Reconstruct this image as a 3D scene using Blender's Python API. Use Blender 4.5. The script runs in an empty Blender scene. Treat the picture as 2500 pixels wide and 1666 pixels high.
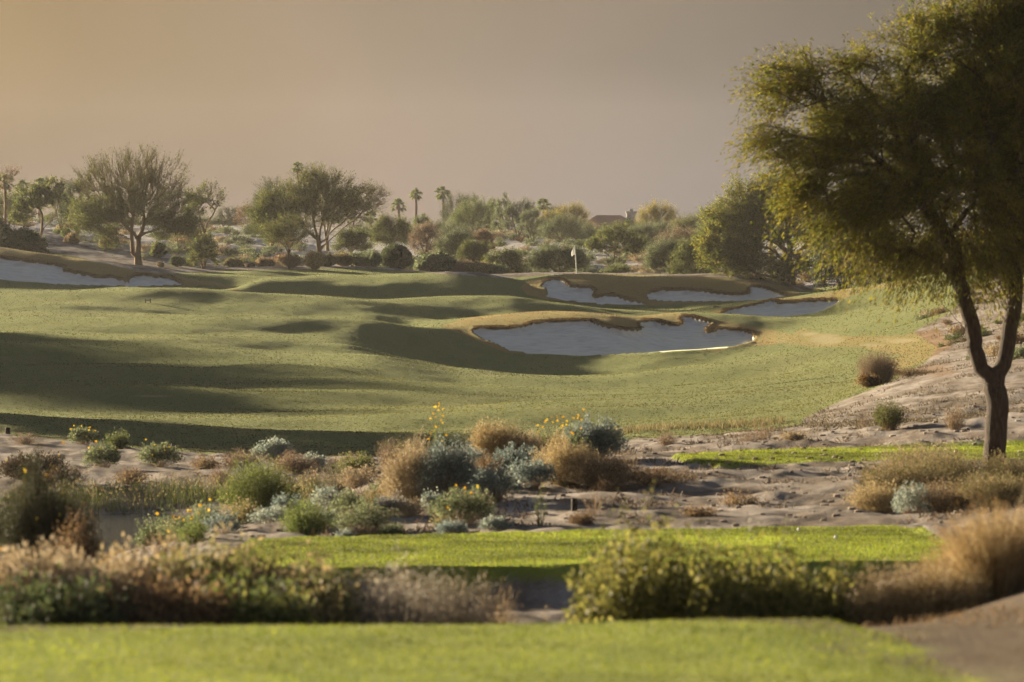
import bpy, math, random
import numpy as np
R = math.radians
rng = np.random.default_rng(7)
random.seed(7)
S = bpy.context.scene
COL = S.collection
# ------------------------------------------------------------------ camera
F = 9375.0; PX0 = 1250.0; PY0 = 833.0; HOR = 600.0; CAMZ = 2.0
PITCH = math.atan((PY0 - HOR) / F)
cam = bpy.data.cameras.new('camera'); co = bpy.data.objects.new('camera', cam); COL.objects.link(co)
co.location = (0, 0, CAMZ); co.rotation_euler = (math.pi / 2 - PITCH, 0, 0)
cam.sensor_width = 36; cam.lens = 135; cam.clip_start = 0.5; cam.clip_end = 9000
cam.dof.use_dof = True; cam.dof.focus_distance = 215; cam.dof.aperture_fstop = 4.0
S.camera = co
# ------------------------------------------------------------------ exposure
S.view_settings.view_transform = 'Standard'; S.view_settings.look = 'None'
S.view_settings.exposure = 1.86; S.view_settings.gamma = 1
S.cycles.max_bounces = 6; S.cycles.transparent_max_bounces = 8; S.cycles.volume_bounces = 0
S.cycles.diffuse_bounces = 3; S.cycles.glossy_bounces = 2
# ------------------------------------------------------------------ sky and sun
SUN_AZ = 48; SUN_EL = 9.5           # degrees left of the view direction, degrees above the horizon
w = bpy.data.worlds.new('World'); S.world = w; w.use_nodes = True
N = w.node_tree.nodes; L = w.node_tree.links
for n in list(N): N.remove(n)
out = N.new('ShaderNodeOutputWorld')
sky = N.new('ShaderNodeTexSky'); sky.sky_type = 'NISHITA'; sky.sun_disc = False
sky.sun_elevation = R(SUN_EL); sky.sun_rotation = R(-SUN_AZ); sky.dust_density = 6; sky.air_density = 1.5; sky.ozone_density = 1
bgs = N.new('ShaderNodeBackground'); bgs.inputs['Strength'].default_value = 0.05
L.new(sky.outputs[0], bgs.inputs[0])
# dusty evening veil: a direction-only colour field
tc = N.new('ShaderNodeTexCoord'); sep = N.new('ShaderNodeSeparateXYZ'); L.new(tc.outputs['Generated'], sep.inputs[0])
def ramp(n, stops, tree):
    e = n.color_ramp.elements
    while len(e) > 1: e.remove(e[-1])
    e[0].position = stops[0][0]; e[0].color = (*stops[0][1], 1)
    for p, c in stops[1:]:
        k = e.new(p); k.color = (*c, 1)
mx = N.new('ShaderNodeMapRange'); mx.inputs['From Min'].default_value = -0.20; mx.inputs['From Max'].default_value = 0.20
L.new(sep.outputs['X'], mx.inputs['Value'])
nz = N.new('ShaderNodeTexNoise'); nz.inputs['Scale'].default_value = 7; nz.inputs['Detail'].default_value = 3; nz.inputs['Roughness'].default_value = 0.45
mp = N.new('ShaderNodeMapping'); mp.inputs['Scale'].default_value = (1, 1, 2.4); mp.inputs['Rotation'].default_value = (0, R(25), 0)
L.new(tc.outputs['Generated'], mp.inputs[0]); L.new(mp.outputs[0], nz.inputs['Vector'])
add = N.new('ShaderNodeMath'); add.operation = 'MULTIPLY_ADD'; L.new(nz.outputs['Fac'], add.inputs[0]); add.inputs[1].default_value = 0.44
sub = N.new('ShaderNodeMath'); sub.operation = 'SUBTRACT'; L.new(mx.outputs[0], sub.inputs[0]); sub.inputs[1].default_value = 0.22
L.new(sub.outputs[0], add.inputs[2])
# colours along the horizon (left to right), upper band and low band
SK = 0.222
def c(r, g, b, k=1.0):
    f = lambda v: ((v / 255 + .055) / 1.055) ** 2.4 if v > 10 else v / 255 / 12.92
    return tuple(f(v) * SK * k for v in (r, g, b))
up = N.new('ShaderNodeValToRGB'); ramp(up, [(0.0, c(178, 148, 100)), (0.2, c(156, 132, 98)), (0.38, c(164, 144, 122)), (0.55, c(146, 133, 121)), (0.68, c(124, 115, 107)), (0.85, c(104, 98, 93)), (1, c(92, 88, 86))], N)
lo = N.new('ShaderNodeValToRGB'); ramp(lo, [(0.0, c(136, 108, 82)), (0.2, c(142, 120, 99)), (0.38, c(168, 147, 132)), (0.55, c(160, 147, 140)), (0.7, c(146, 138, 135)), (0.85, c(135, 129, 130)), (1, c(125, 121, 127))], N)
L.new(add.outputs[0], up.inputs[0]); L.new(add.outputs[0], lo.inputs[0])
mz = N.new('ShaderNodeMapRange'); mz.inputs['From Min'].default_value = 0.008; mz.inputs['From Max'].default_value = 0.058; mz.interpolation_type = 'SMOOTHSTEP'
L.new(sep.outputs['Z'], mz.inputs['Value'])
m1 = N.new('ShaderNodeMix'); m1.data_type = 'RGBA'; L.new(mz.outputs[0], m1.inputs[0]); L.new(lo.outputs[0], m1.inputs[6]); L.new(up.outputs[0], m1.inputs[7])
# higher sky turns to a cool grey that fills the shade
mh = N.new('ShaderNodeMapRange'); mh.inputs['From Min'].default_value = 0.11; mh.inputs['From Max'].default_value = 0.45; mh.interpolation_type = 'SMOOTHSTEP'
L.new(sep.outputs['Z'], mh.inputs['Value'])
m2 = N.new('ShaderNodeMix'); m2.data_type = 'RGBA'; L.new(mh.outputs[0], m2.inputs[0]); L.new(m1.outputs[2], m2.inputs[6]); m2.inputs[7].default_value = (0.026, 0.035, 0.056, 1)
bgv = N.new('ShaderNodeBackground'); bgv.inputs['Strength'].default_value = 1.0; L.new(m2.outputs[2], bgv.inputs[0])
ms = N.new('ShaderNodeMixShader'); ms.inputs[0].default_value = 0.9
L.new(bgs.outputs[0], ms.inputs[1]); L.new(bgv.outputs[0], ms.inputs[2]); L.new(ms.outputs[0], out.inputs[0])
sun = bpy.data.lights.new('sun', 'SUN'); sun.energy = 5.0; sun.angle = R(1.6); sun.color = (1.0, 0.82, 0.56)
so = bpy.data.objects.new('sun', sun); COL.objects.link(so)
so.rotation_euler = (math.pi / 2 - R(SUN_EL), 0, R(180 - 180) + 0)
az = R(SUN_AZ); el = R(SUN_EL)
from mathutils import Vector
SD = Vector((-math.sin(az) * math.cos(el), math.cos(az) * math.cos(el), math.sin(el)))
so.rotation_euler = SD.to_track_quat('Z', 'Y').to_euler()
so.location = (-60, 60, 40)

# ------------------------------------------------------------------ helpers
def z_at(py, d):                       # height of the point seen at row py, d metres ahead
    yv = (PY0 - py) / F
    cp, sp = math.cos(PITCH), math.sin(PITCH)
    t = d / (cp + yv * sp)
    return CAMZ + t * (-sp + yv * cp)
def x_at(px, py, d):
    yv = (PY0 - py) / F
    return (px - PX0) / F * d / (math.cos(PITCH) + yv * math.sin(PITCH))
def P(px, py, d): return np.array((x_at(px, py, d), d, z_at(py, d)))
def project(x, y, z):
    cp, sp = math.cos(PITCH), math.sin(PITCH)
    f = y * cp - (z - CAMZ) * sp; u = y * sp + (z - CAMZ) * cp
    f = np.maximum(f, 0.5)
    return PX0 + F * x / f, PY0 - F * u / f
def tag(o, label=None, cat=None, group=None, kind=None):
    if label: o['label'] = label
    if cat: o['category'] = cat
    if group: o['group'] = group
    if kind: o['kind'] = kind
    return o
def empty(name, loc, label, cat, group=None):
    o = bpy.data.objects.new(name, None); COL.objects.link(o); o.location = loc; o.empty_display_size = .3
    return tag(o, label, cat, group)
def mesh_q(name, V, Q, mat, parent=None, col=None, smooth=False, loc=None):
    V = np.asarray(V, dtype=np.float32).reshape(-1, 3); Q = np.asarray(Q, dtype=np.int32).reshape(-1, 4)
    me = bpy.data.meshes.new(name)
    me.vertices.add(len(V)); me.vertices.foreach_set('co', V.ravel())
    me.loops.add(Q.size); me.loops.foreach_set('vertex_index', Q.ravel())
    me.polygons.add(len(Q)); me.polygons.foreach_set('loop_start', np.arange(0, Q.size, 4, dtype=np.int32))
    me.polygons.foreach_set('loop_total', np.full(len(Q), 4, dtype=np.int32))
    if smooth: me.polygons.foreach_set('use_smooth', np.ones(len(Q), dtype=bool))
    if col is not None:
        a = me.color_attributes.new('Col', 'FLOAT_COLOR', 'POINT')
        cc = np.ones((len(V), 4), dtype=np.float32); cc[:, :3] = col; a.data.foreach_set('color', cc.ravel())
    me.materials.append(mat); me.update(calc_edges=True)
    o = bpy.data.objects.new(name, me); COL.objects.link(o)
    if parent is not None: o.parent = parent
    if loc is not None: o.location = loc
    return o
def unit(v): return v / np.maximum(np.linalg.norm(v, axis=-1, keepdims=True), 1e-9)
class QB:                              # collects quads with vertex colours
    def __init__(s): s.V = []; s.Q = []; s.C = []; s.n = 0
    def add(s, V, Q, C):
        s.V.append(V.reshape(-1, 3)); s.Q.append(Q.reshape(-1, 4) + s.n); s.C.append(np.broadcast_to(C, V.reshape(-1, 3).shape) if C.ndim < 2 else C.reshape(-1, 3)); s.n += V.reshape(-1, 3).shape[0]
    def leaves(s, C, D, Ln, W, col):   # rhombic leaves at C along D
        n = len(C); D = unit(D); sd = unit(np.cross(D, rng.normal(size=(n, 3))))
        Ln = np.broadcast_to(Ln, (n,))[:, None]; W = np.broadcast_to(W, (n,))[:, None]
        V = np.stack([C, C + D * Ln * .45 + sd * W * .5, C + D * Ln, C + D * Ln * .45 - sd * W * .5], axis=1)
        Q = np.arange(n * 4).reshape(n, 4)
        s.add(V, Q, np.repeat(col, 4, axis=0) if np.ndim(col) > 1 else np.asarray(col, float))
    def strands(s, A, D, Ln, W, bend, seg, col):   # thin tapered ribbons; returns centre points (n, seg+1, 3)
        n = len(A); D = unit(D); Ln = np.broadcast_to(Ln, (n,)); W = np.broadcast_to(W, (n,))
        bend = np.broadcast_to(bend, (n, 3))
        t = np.linspace(0, 1, seg + 1)[None, :, None]
        C = A[:, None] + D[:, None] * Ln[:, None, None] * t + bend[:, None] * (Ln[:, None, None] * t ** 2)
        sd = unit(np.cross(D, rng.normal(size=(n, 3))))[:, None]
        ww = (W[:, None, None] * .5) * (1 - .75 * t)
        V = np.stack([C - sd * ww, C + sd * ww], axis=2)      # n, seg+1, 2, 3
        base = (np.arange(n) * (seg + 1) * 2)[:, None] + np.arange(seg)[None] * 2
        Q = np.stack([base, base + 1, base + 3, base + 2], axis=-1)
        cc = np.asarray(col, float)
        if cc.ndim > 1: cc = np.repeat(cc, (seg + 1) * 2, axis=0)
        s.add(V, Q, cc); return C
    def tube(s, pts, rad, k, col):
        pts = np.asarray(pts, float); rad = np.asarray(rad, float)
        T = unit(np.gradient(pts, axis=0)); ref = np.array((0.13, 0.97, 0.2)) if abs(T[:, 1]).max() < .9 else np.array((.97, .1, .2))
        n1 = unit(np.cross(T, ref)); n2 = np.cross(T, n1)
        a = np.linspace(0, 2 * math.pi, k, endpoint=False)
        V = pts[:, None] + rad[:, None, None] * (n1[:, None] * np.cos(a)[None, :, None] + n2[:, None] * np.sin(a)[None, :, None])
        m = len(pts); i = np.arange(m - 1)[:, None] * k; j = np.arange(k)[None]; j2 = (j + 1) % k
        Q = np.stack([i + j, i + j2, i + k + j2, i + k + j], axis=-1)
        s.add(V, Q, np.asarray(col, float))
        cap = np.stack([V[-1, 0], V[-1, k // 3], V[-1, k // 2], V[-1, (2 * k) // 3]]); s.add(cap, np.array([[0, 1, 2, 3]]), np.asarray(col, float))
    def box(s, x0, x1, y0, y1, z0, z1, col=(1, 1, 1)):
        V = np.array([(x, y, z) for z in (z0, z1) for x, y in ((x0, y0), (x1, y0), (x1, y1), (x0, y1))], float)
        Q = np.array([(0, 3, 2, 1), (4, 5, 6, 7), (0, 1, 5, 4), (1, 2, 6, 5), (2, 3, 7, 6), (3, 0, 4, 7)]); s.add(V, Q, np.asarray(col, float))
    def build(s, name, mat, parent=None, smooth=False, loc=None):
        return mesh_q(name, np.concatenate(s.V), np.concatenate(s.Q), mat, parent, np.concatenate(s.C), smooth, loc)

def newmat(name):
    m = bpy.data.materials.new(name); m.use_nodes = True; nt = m.node_tree
    for n in list(nt.nodes): nt.nodes.remove(n)
    return m, nt, nt.nodes.new('ShaderNodeOutputMaterial')
def leaf_mat(name, trans=0.45, rough=0.7, spec=0.25, gain=1.0):
    m, nt, o = newmat(name); n, l = nt.nodes, nt.links
    a = n.new('ShaderNodeVertexColor'); a.layer_name = 'Col'
    d = n.new('ShaderNodeBsdfPrincipled'); d.inputs['Roughness'].default_value = rough; d.inputs['Specular IOR Level'].default_value = spec
    t = n.new('ShaderNodeBsdfTranslucent'); mix = n.new('ShaderNodeMixShader'); mix.inputs[0].default_value = trans
    l.new(a.outputs[0], d.inputs['Base Color']); l.new(a.outputs[0], t.inputs[0])
    l.new(d.outputs[0], mix.inputs[1]); l.new(t.outputs[0], mix.inputs[2]); l.new(mix.outputs[0], o.inputs[0]); return m
def plain_mat(name, col, rough=.8, spec=.3, noise=None, bump=0.0, scale=5.0):
    m, nt, o = newmat(name); n, l = nt.nodes, nt.links
    d = n.new('ShaderNodeBsdfPrincipled'); d.inputs['Roughness'].default_value = rough; d.inputs['Specular IOR Level'].default_value = spec
    nzz = n.new('ShaderNodeTexNoise'); nzz.inputs['Scale'].default_value = scale; nzz.inputs['Detail'].default_value = 6
    tcc = n.new('ShaderNodeTexCoord'); l.new(tcc.outputs['Object'], nzz.inputs['Vector'])
    r = n.new('ShaderNodeValToRGB'); c2 = noise or tuple(v * .7 for v in col)
    r.color_ramp.elements[0].position = .3; r.color_ramp.elements[0].color = (*c2, 1); r.color_ramp.elements[1].position = .7; r.color_ramp.elements[1].color = (*col, 1)
    l.new(nzz.outputs['Fac'], r.inputs[0]); l.new(r.outputs[0], d.inputs['Base Color']); l.new(d.outputs[0], o.inputs[0])
    if bump:
        b = n.new('ShaderNodeBump'); b.inputs['Strength'].default_value = bump; b.inputs['Distance'].default_value = .05
        l.new(nzz.outputs['Fac'], b.inputs['Height']); l.new(b.outputs[0], d.inputs['Normal'])
    return m
# ------------------------------------------------------------------ terrain control points: (px, py) seen at distance d, or z given directly
CP = []
def line(pts, d):                      # pts: (px, py[, d])
    q = [(p[0], p[1], p[2] if len(p) > 2 else d) for p in pts]
    stp = 130 if q[0][2] < 150 else 45 if q[0][2] < 300 else 110
    for a, b in zip(q[:-1], q[1:]):
        k = max(1, int(round((b[0] - a[0]) / stp)))
        for j in range(k):
            t = j / k; v = [a[i] + (b[i] - a[i]) * t for i in range(3)]; CP.append((v[0], v[2], z_at(v[1], v[2])))
    CP.append((q[-1][0], q[-1][2], z_at(q[-1][1], q[-1][2])))
def flat(pxs, d, z):
    for i, p in enumerate(pxs): CP.append((p, d, z[i] if isinstance(z, (list, tuple)) else z))
W5 = (-500, 0, 500, 1000, 1500, 2000, 2500, 3000)
flat(W5, 4, -.15); flat(W5, 10, -.15); flat(W5, 15, [-.15, -.15, -.15, -.15, -.15, -.03, .03, .15])
flat(W5, 18, [-.15, -.15, -.15, -.15, -.15, -.03, .02, .12])
flat(W5, 20.5, [-.2, -.2, -.2, -.2, -.2, -.06, -.03, .1])
flat(W5, 22.5, [-.5, -.45, -.45, -.45, -.5, -.35, -.08, .1])
flat(W5, 25, [-1.1, -1.0, -.95, -.95, -1.0, -.75, -.25, 0])
flat(W5, 29, [-1.6, -1.5, -1.4, -1.35, -1.35, -1.05, -.5, -.2])
flat(W5, 35, [-2.1, -1.9, -1.75, -1.45, -1.45, -1.3, -.8, -.4])
flat(W5, 39.3, [-2.2, -2.0, -1.76, -1.74, -1.74, -1.66, -1.15, -.7])
flat((-500, 0, 300, 550, 800, 1400, 2000, 2400, 2700, 3000), 43, [-2.1, -2.0, -1.75, -1.45, -1.5, -1.46, -1.44, -1.3, -1.0, -.7])
flat((-500, 0, 300, 550, 800, 1400, 2000, 2400, 2700, 3000), 47, [-2.2, -2.15, -1.95, -1.55, -1.55, -1.46, -1.44, -1.32, -1.1, -.8])
flat((-500, 0, 300, 520, 800, 1100, 1400, 2000, 2400, 3000), 54, [-2.4, -2.4, -2.38, -2.0, -1.75, -1.6, -1.52, -1.5, -1.45, -1.0])
flat((-500, 0, 300, 420), 58.6, -2.95); flat((-500, 0, 300, 420), 62.5, -3.0); flat((530, 640), 58, [-2.4, -2.2]); flat((530, 640), 62.5, [-2.4, -2.3])
flat((700, 850, 1000, 1200, 1500, 2000, 2500, 3000), 60, [-2.3, -1.95, -1.6, -1.56, -1.56, -1.56, -1.5, -1.2])
flat((-500, 0, 300, 550, 750), 66, [-2.55, -2.55, -2.55, -2.5, -2.4])
flat((950, 1100, 1300, 1500, 2000, 2500, 3000), 66, [-1.85, -1.62, -1.58, -1.62, -1.6, -1.5, -1.3])
line([(-400, 1195), (0, 1195), (250, 1200), (500, 1200), (700, 1200)], 68.5)
line([(-400, 1120), (0, 1122), (250, 1128), (500, 1135), (700, 1140)], 80)
line([(-400, 1045, 100), (0, 1064, 96), (250, 1088, 94), (450, 1107, 92), (600, 1116, 91), (750, 1116, 91), (900, 1116, 90)], 0)
line([(-400, 1060, 104), (0, 1080, 101), (250, 1100, 98.5), (450, 1116, 96.5), (700, 1122, 96), (900, 1122, 96)], 0)
line([(1100, 1135), (1300, 1130), (1500, 1112), (1700, 1088), (2000, 1070), (2300, 1035), (2500, 1020)], 74)
line([(1100, 1150), (1300, 1130), (1500, 1088), (1700, 1075), (2000, 1058), (2300, 1022), (2500, 1004), (2800, 970)], 82)
line([(2000, 1040, 90), (2200, 1030, 90), (2350, 1040, 90), (2500, 1030, 90), (2800, 990, 90)], 0)
line([(1300, 1110), (1500, 1070), (1700, 1062), (1880, 1052), (2060, 1020), (2300, 985), (2500, 965), (2800, 930)], 100)
line([(-400, 1020), (0, 1040), (500, 1070), (900, 1090), (1200, 1082), (1500, 1054), (1800, 1035)], 110)
line([(2000, 1000), (2200, 940), (2500, 890), (2800, 860)], 118)
line([(-400, 980), (0, 1000), (300, 1015), (700, 1030), (1100, 1025), (1500, 1015), (1800, 1000)], 123)
line([(-400, 935), (0, 950), (500, 962), (900, 965), (1300, 968), (1700, 955), (2050, 915), (2300, 858), (2500, 820), (2800, 780)], 142)
line([(-400, 890), (0, 895), (500, 900), (800, 886), (1100, 922), (1500, 932), (1900, 905), (2150, 855), (2350, 800), (2600, 740)], 160)
line([(-400, 855), (0, 858), (500, 862), (750, 868), (900, 868), (1100, 899), (1400, 912), (1800, 897), (2050, 850)], 171)
line([(-400, 820), (0, 822), (500, 822), (850, 842), (1000, 874), (1200, 905), (1500, 908), (1800, 885), (2050, 828), (2250, 778), (2500, 705), (2800, 660)], 184)
line([(1000, 862), (1200, 903), (1500, 906), (1750, 880), (1900, 855)], 192)
line([(-400, 790), (0, 790), (500, 790), (900, 800), (1050, 822)], 197)
line([(1100, 850, 200), (1200, 855, 200), (1300, 865, 200), (1430, 870, 200), (1600, 864, 200), (1750, 857, 200), (1890, 855, 200), (2000, 836, 200), (2150, 795, 200)], 0)
line([(1100, 806, 204), (1160, 797, 204.5), (1300, 785, 205), (1420, 783, 205), (1500, 796, 204.5), (1570, 812, 204.5), (1650, 815, 205.5), (1720, 812, 206), (1790, 812, 206)], 0)
line([(1600, 856, 203), (1700, 852, 203), (1800, 848, 203), (1890, 840, 203)], 0)
line([(1000, 800, 207), (1060, 786, 207), (1150, 770, 208), (1300, 757, 208.5), (1420, 755, 208.5), (1500, 763, 207.8), (1565, 781, 207)], 0)
line([(1620, 793, 207.5), (1700, 790, 208)], 0)
line([(1100, 775, 214), (1300, 768, 215), (1450, 772, 215), (1560, 765, 211), (1650, 760, 211), (1750, 763, 211), (1800, 768, 211), (1870, 780, 210.5), (1950, 790, 209), (2100, 778, 207), (2300, 740, 205), (2500, 690, 205)], 0)
line([(1150, 770, 222), (1300, 777, 223), (1420, 782, 223), (1560, 782, 222), (1700, 784, 221), (1850, 787, 220), (2000, 779, 222), (2150, 765, 222)], 0)
line([(-400, 745), (0, 748), (500, 760), (900, 765)], 212)
line([(-400, 708, 228), (0, 712, 230), (300, 711, 230), (450, 720, 228), (620, 737, 226), (900, 741, 226), (1100, 742, 227), (1250, 745, 228), (1380, 758, 229), (1500, 770, 229), (1700, 777, 228)], 0)
line([(-400, 718, 238), (0, 721, 238), (300, 722, 238), (450, 735, 237), (620, 756, 234), (900, 763, 235), (1100, 765, 236), (1300, 765, 238), (1450, 771, 238), (1600, 772, 238), (1690, 774, 234)], 0)
line([(1300, 754, 250), (1450, 760, 251), (1600, 760, 251), (1730, 752, 251), (1840, 742, 252)], 0)
# bunker C and the ridge behind it
line([(1740, 775, 233.5), (1870, 774, 233.5), (1950, 768, 233.5), (2010, 758, 233.5), (2120, 742, 232), (2250, 728, 230), (2400, 700, 228)], 0)
line([(1740, 766, 236.5), (1853, 739, 237.5), (1950, 730, 238.3), (2040, 722, 238.5), (2110, 712, 238)], 0)
line([(1700, 767, 237), (1853, 733, 239), (1950, 722, 240.3), (2057, 708, 241.5), (2236, 688, 243), (2400, 665, 244)], 0)
line([(1850, 745, 247), (1950, 737, 248), (2057, 724, 250), (2236, 705, 252)], 0)
# band below the green
line([(560, 735, 243), (640, 744, 243.4), (800, 746, 243.4), (1000, 747, 243.6), (1150, 747, 243.8), (1260, 744, 246), (1330, 750, 250)], 0)
line([(560, 712, 245), (620, 695, 245.6), (800, 702, 245.7), (1000, 708, 245.9), (1130, 705, 246.6), (1210, 698, 250), (1280, 690, 257)], 0)
line([(600, 689, 256), (800, 693, 258), (1000, 697, 258), (1150, 693, 260), (1250, 686, 264)], 0)
line([(600, 672, 272), (800, 675, 274), (1000, 679, 276), (1150, 683, 276), (1250, 680, 278), (1330, 676, 281)], 0)
line([(520, 662, 282), (700, 659, 286), (900, 659, 290), (1100, 670, 294), (1250, 678, 296)], 0)
# back mound B
line([(1270, 722, 261), (1400, 743, 261.5), (1500, 746, 261.5), (1640, 744, 261.5), (1800, 738, 262), (1900, 726, 263), (1980, 719, 264)], 0)
line([(1330, 688, 265.5), (1450, 692, 265.5), (1600, 702, 265.5), (1720, 706, 265.5), (1830, 704, 266), (1930, 712, 266)], 0)
line([(1270, 690, 267), (1330, 676, 269), (1430, 669, 269.5), (1600, 673, 269.5), (1700, 676, 269.5), (1800, 682, 269.5), (1900, 694, 269), (1980, 717, 268)], 0)
line([(1330, 675, 282), (1430, 671, 284), (1600, 680, 284), (1800, 696, 284), (1950, 713, 284)], 0)
# bunker D and its ridge
line([(-400, 668, 248.5), (0, 685, 248.5), (150, 694, 248.5), (300, 700, 248.5), (450, 698, 248.5), (560, 706, 248)], 0)
line([(-400, 615, 253), (0, 632, 252.5), (100, 643, 252), (160, 660, 251.5), (270, 679, 250.5), (350, 679, 250.5), (420, 686, 250)], 0)
line([(-400, 580, 258), (0, 598, 257), (82, 611, 256), (163, 626, 255.5), (245, 645, 254), (348, 665, 253), (408, 674, 252.5), (476, 685, 251.5), (530, 692, 250.5)], 0)
line([(-400, 590, 266), (0, 606, 265), (163, 636, 263), (300, 660, 262), (420, 680, 260), (520, 688, 260)], 0)
line([(-400, 560, 285), (0, 570, 285), (100, 590, 285), (200, 612, 282), (338, 645, 276), (450, 662, 274)], 0)
line([(-400, 545, 310), (0, 555, 310), (150, 572, 310), (300, 595, 310), (450, 622, 305), (600, 645, 305), (800, 652, 305)], 0)
line([(-400, 535, 380), (0, 540, 380), (200, 555, 380), (400, 575, 370), (560, 585, 370), (700, 600, 370)], 0)
line([(-400, 528, 440), (0, 535, 440), (300, 548, 440), (560, 556, 440), (700, 560, 440), (1000, 560, 440)], 0)
line([(950, 655, 312), (1150, 672, 315), (1300, 672, 315), (1500, 664, 318), (1650, 672, 310), (1800, 690, 300), (1950, 706, 300), (2150, 690, 300), (2400, 650, 300), (2800, 600, 290)], 0)
line([(950, 625, 350), (1150, 632, 355), (1300, 632, 355), (1500, 632, 355), (1700, 640, 350), (2000, 650, 350), (2400, 620, 350), (2800, 580, 350)], 0)
line([(850, 595, 395), (1150, 598, 400), (1400, 596, 400), (1600, 600, 400), (2000, 610, 400), (2400, 590, 400)], 0)
line([(1100, 582, 440), (1400, 582, 440), (1700, 585, 440), (2200, 585, 440), (2800, 570, 440)], 0)
for dd, yy in ((520, 566), (650, 566), (1000, 567)):
    line([(-500, yy - 16), (250, yy - 8), (800, yy), (1400, yy), (2000, yy), (2900, yy)], dd)
CP = np.array(CP); KV = 3500.0
def feat(u, d): return np.stack([u, KV * np.log(np.maximum(d, 3.0))], axis=-1) / 1000.0
X = feat(CP[:, 0], CP[:, 1])
def phi(r2): return 0.5 * r2 * np.log(r2 + 1e-12)
r2 = ((X[:, None] - X[None]) ** 2).sum(-1)
n_ = len(X); A = np.zeros((n_ + 3, n_ + 3)); A[:n_, :n_] = phi(r2) + np.eye(n_) * 2e-6
Pm = np.concatenate([np.ones((n_, 1)), X], 1); A[:n_, n_:] = Pm; A[n_:, :n_] = Pm.T
# interpolate slope (z - camera) / d so that far relief does not swamp near relief
rhs = np.concatenate([(CP[:, 2] - CAMZ) / CP[:, 1], np.zeros(3)])
WT = np.linalg.solve(A, rhs)
def rbf(u, d):
    Y = feat(u, d).reshape(-1, 2); o = np.empty(len(Y))
    for i in range(0, len(Y), 4000):
        y = Y[i:i + 4000]; q = ((y[:, None] - X[None]) ** 2).sum(-1)
        o[i:i + 4000] = phi(q) @ WT[:n_] + WT[n_] + y @ WT[n_ + 1:]
    return o.reshape(np.shape(u))
# grid
dn = 1 / np.linspace(1 / 16., 1 / 100., 400)
rows = np.concatenate([[-40, -20, -8, -3, 0, 2, 4, 6, 8, 10, 11.5, 13, 14, 15], dn, np.arange(100.4, 190, .45), np.arange(190, 275, .3), np.arange(275.5, 330, .7), np.geomspace(331, 600, 90), np.geomspace(620, 1050, 14)])
sc = np.concatenate([-np.geomspace(.75, .152, 45), np.arange(-.151, .1511, .00054), np.geomspace(.152, .75, 45)])
def wd(d): return np.sqrt(np.asarray(d, float) ** 2 + 144.0)
NR, NC = len(rows), len(sc)
GX = sc[None, :] * wd(rows)[:, None]; GY = np.repeat(rows[:, None], NC, 1)
ef = np.maximum(GY, 4.0)
U = PX0 + F * np.clip(GX / ef, -.21, .21)
ri = np.unique(np.concatenate([np.arange(0, NR, 3), [NR - 1]])); ci = np.unique(np.concatenate([np.arange(0, NC, 6), [NC - 1]]))
coarse = rbf(U[np.ix_(ri, ci)], GY[np.ix_(ri, ci)])
tmp = np.stack([np.interp(np.arange(NC), ci, coarse[i]) for i in range(len(ri))])
full = np.stack([np.interp(np.arange(NR), ri, tmp[:, j]) for j in range(NC)], 1)
for _ in range(2):                      # soften the linear upsampling
    full[1:-1] = .25 * full[:-2] + .5 * full[1:-1] + .25 * full[2:]
    full[:, 1:-1] = .25 * full[:, :-2] + .5 * full[:, 1:-1] + .25 * full[:, 2:]
GZ = CAMZ + full * ef
GZ = np.where(GY < 16, np.minimum(GZ, -.12 + np.clip(GX - 1.2, 0, 9) * .07), GZ)
# smooth value noise
def vnoise(x, y, s, seed):
    r = np.random.default_rng(seed); T = r.random((256, 256))
    x = x / s; y = y / s; xi = np.floor(x).astype(int); yi = np.floor(y).astype(int); fx = x - xi; fy = y - yi
    fx = fx * fx * (3 - 2 * fx); fy = fy * fy * (3 - 2 * fy)
    g = lambda a, b: T[a % 256, b % 256]
    return (g(xi, yi) * (1 - fx) + g(xi + 1, yi) * fx) * (1 - fy) + (g(xi, yi + 1) * (1 - fx) + g(xi + 1, yi + 1) * fx) * fy - .5
def sdist(px, py, poly):               # signed distance, positive inside (image pixels)
    poly = np.asarray(poly, float); a = poly; b = np.roll(poly, -1, 0)
    best = np.full(px.shape, 1e9); ins = np.zeros(px.shape, bool)
    for (x1, y1), (x2, y2) in zip(a, b):
        dx, dy = x2 - x1, y2 - y1; t = np.clip(((px - x1) * dx + (py - y1) * dy) / (dx * dx + dy * dy + 1e-9), 0, 1)
        best = np.minimum(best, np.hypot(px - x1 - t * dx, (py - y1 - t * dy)))
        if y1 != y2:
            cnd = ((y1 > py) != (y2 > py)) & (px < (x2 - x1) * (py - y1) / (y2 - y1) + x1); ins ^= cnd
    return np.where(ins, best, -best)
def Z5(l): return [(1050 + a / 2.353, 640 + b / 2.353) for a, b in l]
def Z3(l): return [(1750 + a / 3.922, 500 + b / 3.922) for a, b in l]
def Z1(l): return [(a / 3.677, 300 + b / 3.677) for a, b in l]
SAND = {}
SAND['A'] = (190, 216, Z5([(245, 388), (300, 380), (420, 382), (520, 375), (560, 362), (600, 350), (700, 342), (800, 338), (920, 338), (960, 355), (1040, 378), (1100, 390), (1212, 393), (1218, 375), (1200, 345), (1250, 338), (1310, 340), (1330, 355), (1380, 362), (1440, 362), (1457, 345), (1440, 312), (1500, 318), (1560, 333), (1620, 350), (1600, 368), (1575, 378), (1580, 398), (1620, 405), (1660, 388), (1780, 390), (1850, 412), (1868, 435), (1850, 458), (1800, 474), (1700, 492), (1560, 502), (1400, 514), (1200, 524), (1000, 534), (860, 537), (700, 531), (560, 522), (470, 512), (380, 470), (300, 440), (250, 405)]))
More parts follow.
